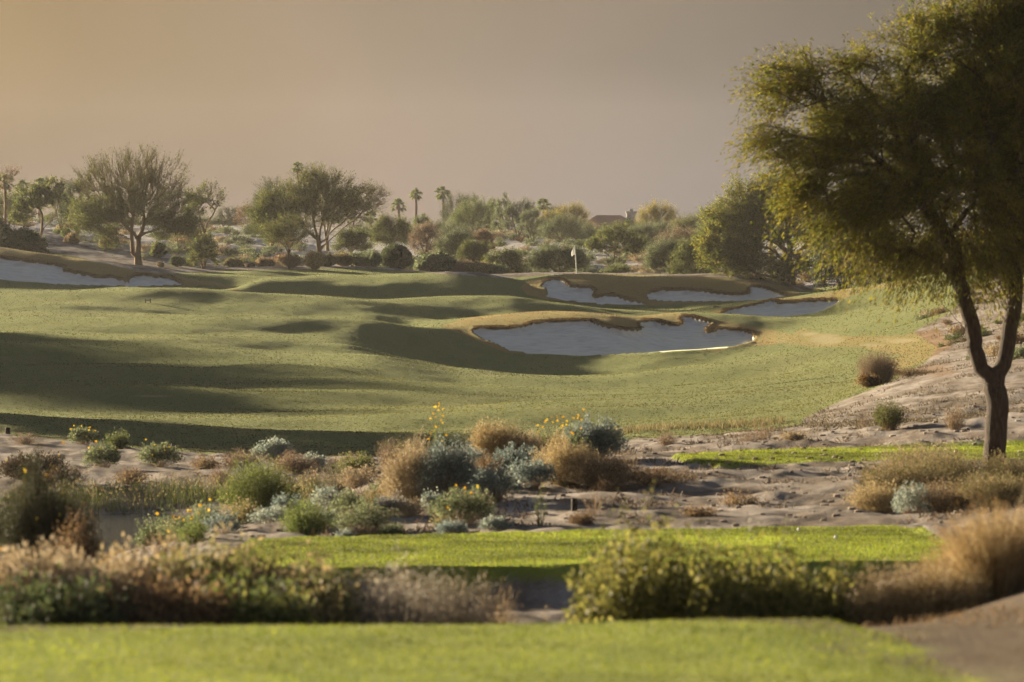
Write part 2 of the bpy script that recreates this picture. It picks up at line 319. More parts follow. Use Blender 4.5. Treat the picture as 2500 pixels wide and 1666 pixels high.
SAND['B1'] = (252, 275, Z5([(640, 140), (655, 118), (700, 103), (740, 102), (770, 112), (800, 140), (860, 148), (920, 150), (943, 160), (928, 185), (940, 202), (980, 200), (1010, 190), (1060, 193), (1140, 220), (1240, 242), (1160, 246), (960, 240), (800, 222), (700, 208), (665, 197), (680, 175), (672, 152)]))
SAND['B2'] = (252, 275, Z5([(1240, 186), (1290, 170), (1400, 160), (1560, 166), (1700, 188), (1780, 192), (1840, 182), (1838, 140), (1900, 148), (1960, 165), (2050, 200), (1960, 212), (1880, 222), (1760, 224), (1600, 226), (1350, 224), (1260, 212)]))
SAND['C'] = (228, 246, Z3([(0, 1068), (90, 1020), (270, 975), (430, 940), (560, 918), (590, 945), (720, 940), (880, 925), (1180, 918), (1130, 960), (1010, 1020), (880, 1045), (680, 1070), (400, 1080), (100, 1078)]))
SAND['D'] = (243, 258, Z1([(-1400, 1150), (-400, 1180), (0, 1215), (200, 1240), (380, 1262), (560, 1290), (565, 1330), (650, 1345), (850, 1385), (1000, 1390), (1100, 1410), (1165, 1440), (1160, 1400), (1230, 1372), (1310, 1370), (1400, 1388), (1500, 1395), (1560, 1410), (1640, 1452), (1400, 1466), (1180, 1468), (1000, 1464), (500, 1450), (0, 1410), (-400, 1390), (-1400, 1300)]))
# fine relief
PXg, PYg = project(GX, GY, GZ)
und = vnoise(GX * .55, GY, 10, 1) * 1.25 + vnoise(GX * .7 + 3, GY, 4.6, 2) * .55 + vnoise(GX, GY, 1.9, 3) * .10 + vnoise(GX, GY, .8, 9) * .022
far = np.clip((GY - 100) / 20, 0, 1) * np.clip((300 - GY) / 20, 0, 1)
GZ = GZ + und * far * .75
rough = np.clip((24 - GY) / -4, 0, 1) * (1 - far)
GZ = GZ + rough * (vnoise(GX, GY, 1.3, 4) * .15 + vnoise(GX, GY, .45, 5) * .08 + vnoise(GX, GY, .2, 8) * .035)
GZ = GZ + np.clip((GY - 300) / 20, 0, 1) * (vnoise(GX, GY, 14, 6) * .8 + vnoise(GX, GY, 5, 7) * .3) * np.clip((480 - GY) / 60, 0, 1)
PXg, PYg = project(GX, GY, GZ)
# turf polygon (fairway and green) in picture rows at the relevant distance
G_edge = [(-900, 990), (-400, 1046), (0, 1066), (250, 1090), (450, 1109), (600, 1117), (900, 1117), (1150, 1095), (1300, 1082), (1420, 1080), (1560, 1072), (1700, 1066), (1860, 1056), (1950, 1046), (1965, 1020), (2040, 985), (2100, 962), (2180, 930), (2260, 885), (2290, 850), (2230, 810), (2310, 770), (2370, 720), (2420, 690), (2460, 655), (2480, 630), (2100, 640), (2000, 705), (1960, 712), (1900, 693), (1800, 681), (1600, 672), (1430, 668), (1330, 672), (1240, 679), (1150, 674), (1008, 664), (930, 657), (845, 655), (700, 658), (600, 660), (520, 664), (470, 666), (400, 668), (348, 664), (245, 643), (163, 622), (82, 608), (0, 596), (-300, 560), (-900, 540)]
gs = sdist(PXg, PYg, G_edge)
okd = (GY > 96) & (GY < 300)
GR = np.where(okd, np.clip(gs / 6 + .5, 0, 1), 0)
# between bunker C and the mound B everything up to 300 m is turf
SD_ = np.full(GX.shape, -50.0); SID = np.zeros(GX.shape, int)
for k, (nm, (d0, d1, poly)) in enumerate(SAND.items()):
    s_ = sdist(PXg, PYg, poly); s_ = np.where((GY > d0) & (GY < d1), s_, -50)
    SID = np.where(s_ > SD_, k + 1, SID); SD_ = np.maximum(SD_, s_)
ragged = vnoise(GX, GY, .8, 11) * 1.5 + vnoise(GX, GY, .3, 12) * 1.0
SDr = SD_ + ragged * (SD_ > -12)
step = np.clip(SDr / 2.2, 0, 1)
GZ = GZ - .24 * step + .05 * np.clip(1 + SDr / 9, 0, 1) * (SDr < 0)
# brown (dormant) turf around the bunkers
BR = []
BR.append((188, 222, Z5([(60, 372), (250, 306), (450, 283), (600, 262), (700, 250), (880, 258), (1000, 282), (1060, 298), (1200, 292), (1400, 288), (1520, 300), (1640, 330), (1730, 345), (1850, 372), (2000, 395), (2120, 420), (2140, 450), (2040, 470), (1940, 478), (1860, 485), (1720, 495), (1650, 520), (1500, 505), (1200, 524), (860, 537), (560, 535), (440, 522), (330, 480), (230, 430), (120, 395)])))
BR.append((252, 276, Z5([(515, 145), (560, 112), (650, 86), (800, 72), (900, 66), (1300, 78), (1600, 86), (1760, 98), (1900, 112), (2030, 138), (2110, 175), (2150, 195), (2050, 205), (1880, 232), (1760, 228), (1600, 234), (1400, 240), (1240, 250), (960, 246), (800, 236), (660, 215), (560, 190)])))
BR.append((230, 250, Z3([(-160, 1075), (0, 1005), (270, 965), (570, 898), (880, 880), (1180, 818), (1450, 780), (1850, 728), (2000, 740), (1750, 785), (1450, 815), (1330, 850), (1180, 925), (600, 950), (250, 985), (80, 1030), (0, 1066)])))
BR.append((244, 268, Z1([(-1500, 1020), (0, 1085), (300, 1135), (600, 1185), (850, 1250), (1280, 1335), (1500, 1362), (1750, 1408), (1950, 1432), (2250, 1530), (1900, 1462), (1650, 1466), (1200, 1475), (800, 1462), (0, 1415), (-1500, 1340)])))
BR.append((120, 215, [(1960, 800), (2000, 812), (2090, 820), (2200, 818), (2290, 800), (2330, 845), (2250, 888), (2150, 925), (2080, 945), (2100, 900), (2200, 870), (2100, 850), (1980, 850), (1900, 838)]))
BRN = np.zeros(GX.shape)
for d0, d1, poly in BR:
    s_ = sdist(PXg, PYg, poly); BRN = np.maximum(BRN, np.where((GY > d0) & (GY < d1), np.clip(s_ / 6 + .5, 0, 1), 0))
BRN[:] = np.where((GY < 215) & (GY > 120) & (PXg > 1895) & (BRN > 0), BRN * .6, BRN)
# bare patches
BP = np.zeros(GX.shape)
for cx, cy, rx, ry in ((2015, 830, 55, 16), (2190, 832, 60, 8), (1975, 816, 30, 6), (2130, 843, 40, 6), (370, 968, 60, 5), (2290, 905, 60, 20)):
    q = ((PXg - cx) / rx) ** 2 + ((PYg - cy) / ry) ** 2 + ragged * .25
    BP = np.maximum(BP, np.where((GY > 110) & (GY < 215), np.clip((1.5 - q) * .55, 0, .75), 0))
# tee platforms (world outlines at their own level)
TEES = [(0.0, [(-9, -6), (-9, 19.9), (-3, 20.15), (0, 20.4), (1.2, 20.65), (1.75, 20.6), (1.95, 19.5), (1.98, 18.5), (2.1, 17.5), (2.25, 15), (2.6, 9), (3, -6)]),
        (-1.36, [(-3.05, 44.1), (-2.0, 44.4), (-.2, 45.1), (4.45, 46.1), (4.75, 45.2), (4.9, 42.6), (4.75, 41.1), (4.3, 40.8), (.6, 40.2), (-2.3, 39.8), (-2.85, 40.0), (-3.1, 41.5)]),
        (-1.52, [(2.72, 65.0), (3.6, 66.0), (5, 66.8), (7.3, 67.6), (9.5, 67.9), (13, 68), (13, 63.9), (9, 63.6), (6.9, 63.3), (4.4, 62.2), (3.3, 61.7), (2.9, 63.0)])]
TID = np.zeros(GX.shape, int); TM = np.zeros(GX.shape)
for k, (tz, poly) in enumerate(TEES):
    s_ = sdist(GX, GY, poly); m = np.clip(s_ / .16 + .5, 0, 1); m = m * m * (3 - 2 * m)
    zt = tz + vnoise(GX, GY, 1.1, 20 + k) * .02
    GZ = GZ * (1 - m) + zt * m; TM = np.maximum(TM, np.clip((s_ + (vnoise(GX, GY, .5, 55) * .7 if k == 0 else 0)) / (.55 if k == 0 else .12) + (.35 if k == 0 else 1.0), 0, 1) * (1 if k else np.clip(s_ * 50 + 50, 0, 1))); TID = np.where(s_ > -.06, k + 1, TID)
PXg, PYg = project(GX, GY, GZ)
def ground(x, y):
    x = np.asarray(x, float); y = np.asarray(y, float)
    r = np.interp(y, rows, np.arange(NR)); s = np.interp(x / wd(y), sc, np.arange(NC))
    r0 = np.clip(np.floor(r).astype(int), 0, NR - 2); s0 = np.clip(np.floor(s).astype(int), 0, NC - 2); fr = r - r0; fs = s - s0
    return (GZ[r0, s0] * (1 - fs) + GZ[r0, s0 + 1] * fs) * (1 - fr) + (GZ[r0 + 1, s0] * (1 - fs) + GZ[r0 + 1, s0 + 1] * fs) * fr
def hit(px, py, dmin=16, dmax=600):    # where the sight line through a picture point meets the ground
    d = np.concatenate([np.arange(dmin, 120, .1), np.arange(120, dmax, .25)]) if dmin < 120 else np.arange(dmin, dmax, .25)
    zz = np.array([z_at(py, q) for q in d]); xx = (px - PX0) / F * d
    g = ground(xx, d); k = np.where(zz <= g)[0]
    dd = d[k[0]] if len(k) else dmax
    x = (px - PX0) / F * dd
    return np.array((x, dd, float(ground(x, dd))))
def on(px, d): x = (px - PX0) / F * d; return np.array((x, d, float(ground(x, d))))

# ground material (reads the masks stored on the vertices)
def terrain_mat():
    m, nt, o = newmat('ground_cover'); n, l = nt.nodes, nt.links
    at = {}
    for k in ('turf', 'sand', 'brown', 'tee', 'bare'):
        a = n.new('ShaderNodeAttribute'); a.attribute_name = k; at[k] = a.outputs['Fac']
    geo = n.new('ShaderNodeNewGeometry')
    def noise(scale, detail=4, rough=.55, sc3=(1, 1, 1)):
        mpp = n.new('ShaderNodeMapping'); mpp.inputs['Scale'].default_value = sc3; l.new(geo.outputs['Position'], mpp.inputs[0])
        t = n.new('ShaderNodeTexNoise'); t.inputs['Scale'].default_value = scale; t.inputs['Detail'].default_value = detail; t.inputs['Roughness'].default_value = rough
        l.new(mpp.outputs[0], t.inputs['Vector']); return t.outputs['Fac']
    def rmp(f, stops):
        r = n.new('ShaderNodeValToRGB'); ramp(r, stops, None); l.new(f, r.inputs[0]); return r.outputs[0]
    def mix(f, a, b):
        x = n.new('ShaderNodeMix'); x.data_type = 'RGBA'; l.new(f, x.inputs[0]); l.new(a, x.inputs[6]); l.new(b, x.inputs[7]); return x.outputs[2]
    def math_(op, a, b=None, c_=None):
        x = n.new('ShaderNodeMath'); x.operation = op
        for i, v in enumerate((a, b, c_)):
            if v is None: continue
            if isinstance(v, (int, float)): x.inputs[i].default_value = v
            else: l.new(v, x.inputs[i])
        return x.outputs[0]
    def mr(f, a, b, c_=0, d=1):
        x = n.new('ShaderNodeMapRange'); l.new(f, x.inputs[0]); x.inputs[1].default_value = a; x.inputs[2].default_value = b; x.inputs[3].default_value = c_; x.inputs[4].default_value = d; return x.outputs[0]
    nbig = noise(.16, 5); nmid = noise(1.1, 6, .65, (1, .45, 1)); nfine = noise(9, 5, .7); ngr = noise(38, 3, .7)
    desert = rmp(nmid, [(.30, (.11, .085, .062)), (.45, (.22, .18, .145)), (.58, (.38, .335, .295)), (.75, (.52, .48, .44))])
    desert = mix(mr(ngr, .5, .3, 0, .55), desert, rmp(nfine, [(.3, (.09, .065, .045)), (.7, (.2, .155, .12))]))
    desert = mix(mr(nfine, .55, .75, 0, .6), desert, rmp(nbig, [(.3, (.15, .105, .06)), (.7, (.22, .17, .13))]))
    turf = rmp(nmid, [(.25, (.045, .062, .012)), (.5, (.075, .090, .018)), (.75, (.12, .115, .032))])
    turf = mix(mr(nbig, .52, .74, 0, .55), turf, rmp(nfine, [(.3, (.13, .095, .030)), (.7, (.20, .15, .06))]))
    turf = mix(mr(ngr, .45, .75, 0, .6), turf, rmp(nfine, [(.3, (.13, .125, .035)), (.7, (.19, .18, .06))]))
    turf = mix(mr(nfine, .5, .25, 0, .55), turf, rmp(ngr, [(.3, (.035, .045, .012)), (.7, (.07, .08, .02))]))
    brown = rmp(nfine, [(.3, (.13, .058, .015)), (.5, (.225, .115, .034)), (.72, (.33, .19, .07))])
    brown = mix(mr(nmid, .5, .8, 0, .5), brown, rmp(nfine, [(.3, (.16, .12, .045)), (.7, (.24, .19, .085))]))
    lip = rmp(nfine, [(.3, (.075, .042, .014)), (.7, (.15, .09, .032))])
    sand = rmp(noise(2.2, 6, .6, (.6, 1.4, 1)), [(.3, (.56, .535, .51)), (.5, (.70, .67, .645)), (.7, (.78, .75, .72))])
    tee = rmp(noise(1.3, 5, .65, (.7, .5, 1)), [(.3, (.165, .215, .018)), (.5, (.255, .295, .028)), (.7, (.37, .385, .05))])
    bare = rmp(nfine, [(.3, (.22, .145, .085)), (.7, (.34, .245, .165))])
    sxyz = n.new('ShaderNodeSeparateXYZ'); l.new(geo.outputs['Position'], sxyz.inputs[0])
    desert = mix(math_('MULTIPLY', mr(sxyz.outputs['Y'], 292, 320), mr(nbig, .3, .55, .45, .9)), desert, rmp(noise(.9, 5, .6), [(.3, (.30, .29, .28)), (.6, (.50, .485, .47))]))
    desert = mix(math_('MULTIPLY', mr(sxyz.outputs['Y'], 31, 22), mr(nmid, .35, .6, .35, .9)), desert, rmp(nfine, [(.3, (.065, .042, .018)), (.7, (.15, .10, .048))]))
    tf = mr(math_('ADD', at['turf'], math_('MULTIPLY', math_('SUBTRACT', nfine, .5), .9)), .38, .62)
    col = mix(tf, desert, turf)
    bf = mr(math_('ADD', at['brown'], math_('MULTIPLY', math_('SUBTRACT', nfine, .5), .9)), .3, .75)
    col = mix(bf, col, brown)
    col = mix(mr(math_('ADD', at['bare'], math_('MULTIPLY', math_('SUBTRACT', nfine, .5), .8)), .35, .8), col, bare)
    # shaggy darker thatch at the very lip, then the sand itself
    lf = math_('MULTIPLY', mr(at['sand'], -4.5, -1.0, 0, .6), mr(at['brown'], .2, .6))
    col = mix(lf, col, lip)
    sf = mr(at['sand'], -.4, .5); col = mix(sf, col, sand)
    col = mix(mr(math_('ADD', at['tee'], math_('MULTIPLY', math_('SUBTRACT', nfine, .5), .5)), .45, .8), col, tee)
    b = n.new('ShaderNodeBsdfPrincipled'); b.inputs['Roughness'].default_value = .9; b.inputs['Specular IOR Level'].default_value = .15
    l.new(col, b.inputs['Base Color'])
    # grass fuzz catches the low sun
    hgt = math_('ADD', math_('MULTIPLY', nfine, .5), math_('MULTIPLY', ngr, .35))
    bp = n.new('ShaderNodeBump'); bp.inputs['Strength'].default_value = 1.0
    dist = mix(sf, rmp(tf, [(0, (.11,) * 3), (1, (.12,) * 3)]), rmp(tf, [(0, (.02,) * 3), (1, (.02,) * 3)]))
    l.new(dist, bp.inputs['Distance']); l.new(hgt, bp.inputs['Height']); l.new(bp.outputs[0], b.inputs['Normal'])
    sh = math_('MULTIPLY', math_('MAXIMUM', tf, at['tee']), .35); l.new(sh, b.inputs['Sheen Weight']); b.inputs['Sheen Roughness'].default_value = .5
    b.inputs['Sheen Tint'].default_value = (.8, .9, .4, 1)
    l.new(b.outputs[0], o.inputs[0]); return m
TMAT = terrain_mat()
idx = np.arange(NR * NC).reshape(NR, NC)
Qall = np.stack([idx[:-1, :-1], idx[:-1, 1:], idx[1:, 1:], idx[1:, :-1]], -1).reshape(-1, 4)
VA = np.stack([GX, GY, GZ], -1).reshape(-1, 3)
nx = np.gradient(GZ, axis=1) / np.gradient(GX, axis=1)
ny = np.gradient(GZ, axis=0) / np.gradient(GY, axis=0) - nx * np.gradient(GX, axis=0) / np.gradient(GY, axis=0)
VN = unit(np.stack([-nx, -ny, np.ones_like(nx)], -1)).reshape(-1, 3)
mid = lambda a: a[:-1, :-1].reshape(-1)
cls = np.where(mid(GR) > .5, 1, 0)
cls = np.where(mid(SD_) > 1.0, 10 + mid(SID), cls); cls = np.where(mid(TID) > 0, 20 + mid(TID), cls)
cls = np.where((cls == 1) & (mid(GY) > 250) & (mid(GX) < 2.5) & (mid(PXg) > 560) & (mid(PYg) < 706), 2, cls)
def piece(name, k, kind='structure'):
    q = Qall[cls == k]; 
    if not len(q): return None
    used, inv = np.unique(q, return_inverse=True)
    o = mesh_q(name, VA[used], inv.reshape(-1, 4), TMAT, smooth=True)
    me = o.data
    for an, arr in (('turf', GR), ('sand', SDr), ('brown', BRN), ('tee', TM), ('bare', BP)):
        a = me.attributes.new(an, 'FLOAT', 'POINT'); a.data.foreach_set('value', arr.reshape(-1)[used].astype(np.float32))
    me.normals_split_custom_set_from_vertices(VN[used])
    tag(o, kind=kind); return o
tag(piece('desert_ground', 0), 'pale sandy desert ground with scattered scrub', 'ground')
tag(piece('fairway', 1), 'rolling green fairway with brown patches and low sun shadows', 'fairway')
tag(piece('putting_green', 2), 'bright putting green with long streaked shadows in front of the desert trees', 'green')
for k, (a_, b_) in enumerate((('sand_bunker', 'large front bunker cut into the mound in mid fairway'), ('sand_bunker', 'rounded lobe of white sand under the flag mound'), ('sand_bunker', 'long curved bunker under the brown back mound'), ('sand_bunker', 'narrow bunker below the long ridge near the yellow-green tree'), ('sand_bunker', 'long low bunker under the brown ridge below the tall airy tree'))):
    o = piece(a_, 11 + k)
    if o: tag(o, b_, 'bunker')
for k, b_ in enumerate(('nearest bright tee lawn along the bottom of the picture', 'second bright tee lawn behind the foreground shrubs', 'far bright tee lawn beside the big tree trunk')):
    tag(piece('tee_box', 21 + k), b_, 'tee')
# pond
pm, nt, o_ = newmat('pond_water'); b_ = nt.nodes.new('ShaderNodeBsdfPrincipled'); b_.inputs['Base Color'].default_value = (.03, .035, .03, 1); b_.inputs['Roughness'].default_value = .06
b_.inputs['IOR'].default_value = 1.33; t_ = nt.nodes.new('ShaderNodeTexNoise'); t_.inputs['Scale'].default_value = 9; t_.inputs['Detail'].default_value = 4
g_ = nt.nodes.new('ShaderNodeNewGeometry'); nt.links.new(g_.outputs['Position'], t_.inputs['Vector']); bb = nt.nodes.new('ShaderNodeBump'); bb.inputs['Strength'].default_value = 1; bb.inputs['Distance'].default_value = .04
nt.links.new(t_.outputs['Fac'], bb.inputs['Height']); nt.links.new(bb.outputs[0], b_.inputs['Normal']); nt.links.new(b_.outputs[0], o_.inputs[0])
pw = mesh_q('pond_water', [(-14, 52, -2.62), (-3.6, 52, -2.62), (-3.6, 67.5, -2.62), (-14, 67.5, -2.62)], [(0, 1, 2, 3)], pm)
tag(pw, 'small glinting pond behind the dark flowering shrub', 'pond', kind='structure')
# ------------------------------------------------------------------ plant builders
M_LEAF = leaf_mat('leaf_surface', .5, .65, .3)
M_STRAW = leaf_mat('dry_stalk', .30, .75, .2)
M_BARK = leaf_mat('bark_fine', 0.0, .9, .15)
M_PETAL = leaf_mat('petal', .35, .6, .2)
def bark_mat():
    m, nt, o = newmat('tree_bark'); n, l = nt.nodes, nt.links
    tcx = n.new('ShaderNodeTexCoord'); mpx = n.new('ShaderNodeMapping'); mpx.inputs['Scale'].default_value = (1, 1, .22); l.new(tcx.outputs['Object'], mpx.inputs[0])
    t = n.new('ShaderNodeTexNoise'); t.inputs['Scale'].default_value = 26; t.inputs['Detail'].default_value = 7; t.inputs['Roughness'].default_value = .7; l.new(mpx.outputs[0], t.inputs['Vector'])
    r = n.new('ShaderNodeValToRGB'); ramp(r, [(.3, (.022, .014, .009)), (.52, (.060, .040, .026)), (.72, (.12, .085, .06))], None); l.new(t.outputs['Fac'], r.inputs[0])
    b = n.new('ShaderNodeBsdfPrincipled'); b.inputs['Roughness'].default_value = .92; l.new(r.outputs[0], b.inputs['Base Color'])
    bp = n.new('ShaderNodeBump'); bp.inputs['Strength'].default_value = 1; bp.inputs['Distance'].default_value = .05; l.new(t.outputs['Fac'], bp.inputs['Height']); l.new(bp.outputs[0], b.inputs['Normal'])
    l.new(b.outputs[0], o.inputs[0]); return m
M_TBARK = bark_mat()
PAL = dict(
    olive=[(.095, .112, .030), (.068, .088, .028), (.14, .14, .04), (.045, .062, .022)],
    yellowgreen=[(.20, .185, .030), (.13, .14, .026), (.26, .22, .035), (.08, .095, .022), (.30, .20, .03)],
    dark=[(.040, .055, .024), (.028, .040, .020), (.065, .078, .030)],
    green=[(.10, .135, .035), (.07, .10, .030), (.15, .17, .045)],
    greygreen=[(.115, .140, .070), (.085, .108, .052), (.165, .18, .095), (.06, .078, .04)],
    sage=[(.20, .235, .205), (.15, .185, .165), (.26, .28, .235), (.11, .14, .125)],
    bluegrey=[(.13, .165, .155), (.10, .13, .125), (.17, .20, .18), (.07, .095, .09)],
    straw=[(.33, .255, .125), (.40, .32, .175), (.27, .20, .09), (.47, .39, .235)],
    pink=[(.34, .275, .18), (.28, .22, .14), (.42, .35, .24)],
    tan=[(.24, .175, .10), (.17, .12, .068), (.31, .235, .14)],
    brown=[(.13, .085, .045), (.09, .058, .032), (.19, .13, .07)],
    twig=[(.17, .125, .085), (.12, .088, .06), (.24, .18, .125)],
    hero=[(.115, .118, .016), (.085, .095, .014), (.16, .145, .018), (.06, .072, .013), (.15, .125, .02), (.10, .09, .016)],
    mixed=[(.13, .13, .045), (.21, .165, .08), (.09, .098, .038), (.26, .205, .11)])
for _k in PAL: PAL[_k] = [tuple(min(.9, v * (1.45 if _k not in ('straw', 'pink', 'tan') else 1.15)) for v in t) for t in PAL[_k]]
def pick(pal, n, jit=.22):
    p = np.array(PAL[pal] if isinstance(pal, str) else pal); c_ = p[rng.integers(0, len(p), n)]
    return np.clip(c_ * (1 + rng.uniform(-jit, jit, (n, 1))), 0, 1)
def flower_quads(qb, C, r, col=((.85, .55, .02), (.80, .46, .01), (.9, .66, .05))):
    n = len(C); c_ = np.array(col)[rng.integers(0, len(col), n)]
    for k in range(5):
        D = unit(np.stack([np.full(n, math.cos(k * 1.2566)), rng.normal(0, .35, n), np.full(n, math.sin(k * 1.2566))], -1) + rng.normal(0, .2, (n, 3)))
        qb.leaves(C, D, r, r * .75, c_)
def shrub(label, cat, base, w, h, pal='sage', ns=160, nl=14, ll=.045, lw=.022, t0=.55, sig=.03, stem='twig', sw=.006, bend=.15, lump=.25, flowers=0, fr=.03, fh=.25, group=None,
          name='desert_shrub', top='dome', mat=None, foot=.10, extra=None, depth=None, seedpal=None, low=.0):
    root = empty(name, tuple(base), label, cat, group)
    a = rng.uniform(0, 2 * math.pi, ns); rr = np.sqrt(rng.uniform(0, 1, ns)) * .5
    ph = rng.uniform(0, 6.28, 4)
    lu = 1 + lump * (.5 * np.sin(2 * a + ph[0]) + .4 * np.sin(3 * a + ph[1]) + .35 * np.sin(5 * a + 6 * rr + ph[2]))
    dp = depth or w
    ex = np.cos(a) * rr * w * lu; ey = np.sin(a) * rr * dp * lu
    if top == 'dome': ez = h * (low + (1 - low) * np.sqrt(np.clip(1 - (rr / .5) ** 2, 0.02, 1))) * lu * rng.uniform(.72, 1.04, ns)
    elif top == 'flat': ez = h * rng.uniform(.42, 1.1, ns) * (1 - .35 * (rr / .5) ** 2) * (.55 + .45 * lu)
    else: ez = h * rng.uniform(.45, 1.02, ns) * (1 - .8 * (rr / .5) ** 1.5)
    E = np.stack([ex, ey, ez], -1); A = np.stack([ex * foot, ey * foot, np.full(ns, -.05)], -1) if foot < .5 else np.stack([ex * foot, ey * foot, np.full(ns, -.05)], -1)
    Dv = E - A; Ln = np.linalg.norm(Dv, axis=1); bd = np.stack([ex, ey, np.zeros(ns)], -1); bd = unit(bd) * bend * rng.uniform(.2, 1, (ns, 1)); bd[:, 2] = -bend * .5
    qs = QB(); C_ = qs.strands(A, unit(Dv) - bd * .6, Ln, sw, bd, 4, pick(stem, ns)); qs.build('stems', M_STRAW, root)
    if nl:
        qf = QB(); t = rng.uniform(t0, 1.0, (ns, nl)); f = t * 4; i0 = np.clip(f.astype(int), 0, 3); fr_ = (f - i0)[..., None]
        ii = np.arange(ns)[:, None]; pts = C_[ii, i0] * (1 - fr_) + C_[ii, i0 + 1] * fr_
        pts = (pts + rng.normal(0, sig, pts.shape)).reshape(-1, 3); pts[:, 2] = np.maximum(pts[:, 2], .01)
        dr = np.repeat(unit(Dv), nl, axis=0) + rng.normal(0, .7, (ns * nl, 3))
        n_l = ns * nl; cl = np.repeat(pick(pal, ns, .12), nl, axis=0) * rng.uniform(.75, 1.25, (n_l, 1)) if rng.random() < .5 else pick(pal, n_l)
        qf.leaves(pts, dr, ll * rng.uniform(.6, 1.3, n_l), lw * rng.uniform(.7, 1.2, n_l), np.clip(cl, 0, 1)); qf.build('foliage', mat or M_LEAF, root)
    if flowers:
        k = rng.integers(0, ns, flowers); C0 = E[k] + np.stack([rng.normal(0, .04, flowers), rng.normal(0, .04, flowers), rng.uniform(.3, 1, flowers) * fh * h], -1)
        q2 = QB(); q2.strands(E[k] * .9, C0 - E[k] * .9, np.linalg.norm(C0 - E[k] * .9, axis=1), sw * .8, np.zeros(3), 2, pick('olive', flowers)); q2.build('flower_stalks', M_STRAW, root)
        q3 = QB(); flower_quads(q3, C0, fr * .8); q3.build('flowers', M_PETAL, root)
    return root
def dup(root, loc, rz=0, sc_=1.0, label=None, group=None):
    r = root.copy(); COL.objects.link(r); r.location = loc; r.rotation_euler = (0, 0, rz); r.scale = (sc_, sc_, sc_) if np.isscalar(sc_) else sc_
    if label: r['label'] = label
    if group: r['group'] = group
    for ch in list(root.children):
        c2 = ch.copy(); COL.objects.link(c2); c2.parent = r
    return r
def tree(label, trunks, blobs, d, NT=130, tr=.16, tipr=.012, tw=5, twl=.8, tww=.012, twc='brown', nl=8, ll=.14, lw=.06, pal='olive', up=.35, outw=.8, rnd=.45, droop=0., cat='tree', name='desert_tree',
         group=None, barkcol='brown', hero=False, lrnd=.6, k=5, mid_tw=1.0, lsig=.05, crown_to=None, spread=.4, dscale=1.0, bark=None):
    b0 = trunks[0][0]; bx = x_at(b0[0], b0[1], d); gz_ = float(ground(bx, d)); base = np.array((bx, d, gz_))
    root = empty(name, tuple(base), label, cat, group)
    pos, par, pl = [], [], []; paths = []
    def addn(p, pr): pos.append(p); par.append(pr); pl.append(0 if pr < 0 else pl[pr] + float(np.linalg.norm(p - pos[pr]))); return len(pos) - 1
    tips = []
    for ti, tk in enumerate(trunks):
        pts = [P(q[0], q[1], d + (q[2] if len(q) > 2 else 0)) - base for q in tk]
        if ti == 0: pts[0][2] = -.1; start = addn(pts[0], -1)
        else: start = int(np.argmin([np.linalg.norm(p - pts[0]) for p in pos]))
        ids = [start]
        for p0, p1 in zip([pos[start]] + pts[1:-1], pts[1:]):
            m = max(2, int(np.linalg.norm(p1 - p0) / (.35 if hero else .5)))
            for j in range(1, m + 1):
                q = p0 + (p1 - p0) * j / m + rng.normal(0, .012 if hero else .03, 3) * (j < m); ids.append(addn(q, ids[-1]))
        paths.append(ids); tips.append(ids[-1])
    T = []; LM = []
    tot = sum((b[2] * b[3]) * (b[5] if len(b) > 5 else 1) for b in blobs)
    for b in blobs:
        cx, cy, rx, ry = b[:4]; lm = b[4] if len(b) > 4 else 1; wt = b[5] if len(b) > 5 else 1
        m = int(round(NT * rx * ry * wt / tot)); c0 = P(cx, cy, d) - base; sx = rx / F * d; sz = ry / F * d; sy = max(sx, sz) * .75 * dscale
        v = unit(rng.normal(size=(m, 3))) * (rng.uniform(0, 1, (m, 1)) ** spread); q = c0 + v * np.array((sx, sy, sz))
        T.append(q); LM.append(np.full(m, lm))
    T = np.concatenate(T); LM = np.concatenate(LM); T[:, 2] = np.maximum(T[:, 2], .4)
    ctr = np.mean([pos[t] for t in tips], axis=0)
    o_ = np.argsort(np.linalg.norm(T - ctr, axis=1)); T, LM = T[o_], LM[o_]
    tipinfo = []
    for q, lm in zip(T, LM):
        PA = np.array(pos); cost = np.linalg.norm(PA - q, axis=1) + .28 * np.array(pl); cost[:1] += 5
        cost += np.where(PA[:, 2] > q[2] + .3, .25 * (PA[:, 2] - q[2]), 0)
        s_ = int(np.argmin(cost)); a_ = pos[s_]; L_ = np.linalg.norm(q - a_)
        if L_ < .05: continue
        m = max(2, min(7, int(L_ / (.4 if hero else .6)))); ids = [s_]; arch = np.array((0, 0, L_ * .12)) + rng.normal(0, .04 * L_, 3)
        for j in range(1, m + 1):
            t_ = j / m; p_ = a_ + (q - a_) * t_ + arch * 4 * t_ * (1 - t_) * .5 + rng.normal(0, .02 * L_, 3) * (j < m); ids.append(addn(p_, ids[-1]))
        paths.append(ids); tipinfo.append((ids, lm))
    cnt = np.zeros(len(pos))
    for ids, _ in tipinfo:
        n0 = ids[-1]
        while n0 >= 0: cnt[n0] += 1; n0 = par[n0]
    rad = np.maximum(tipr, tr * (cnt / max(1, cnt.max())) ** .5); POS = np.array(pos)
    tb = QB(); lb = QB(); bc = np.array(PAL[barkcol][0])
    for pi, ids in enumerate(paths):
        r_ = rad[ids].copy()
        if pi >= len(trunks): r_[0] = min(r_[0], r_[1] * 1.15)
        if pi == 0: r_[0] *= 1.35; r_[1] *= 1.12 if len(r_) > 1 else 1
        (tb if pi < len(trunks) else lb).tube(POS[ids], r_, (12 if hero else 6) if pi < len(trunks) else (7 if hero else k), bc * rng.uniform(.8, 1.2))
    tb.build('trunk', bark or (M_TBARK if hero else M_BARK), root, smooth=True); lb.build('limbs', bark or (M_TBARK if hero else M_BARK), root, smooth=True)
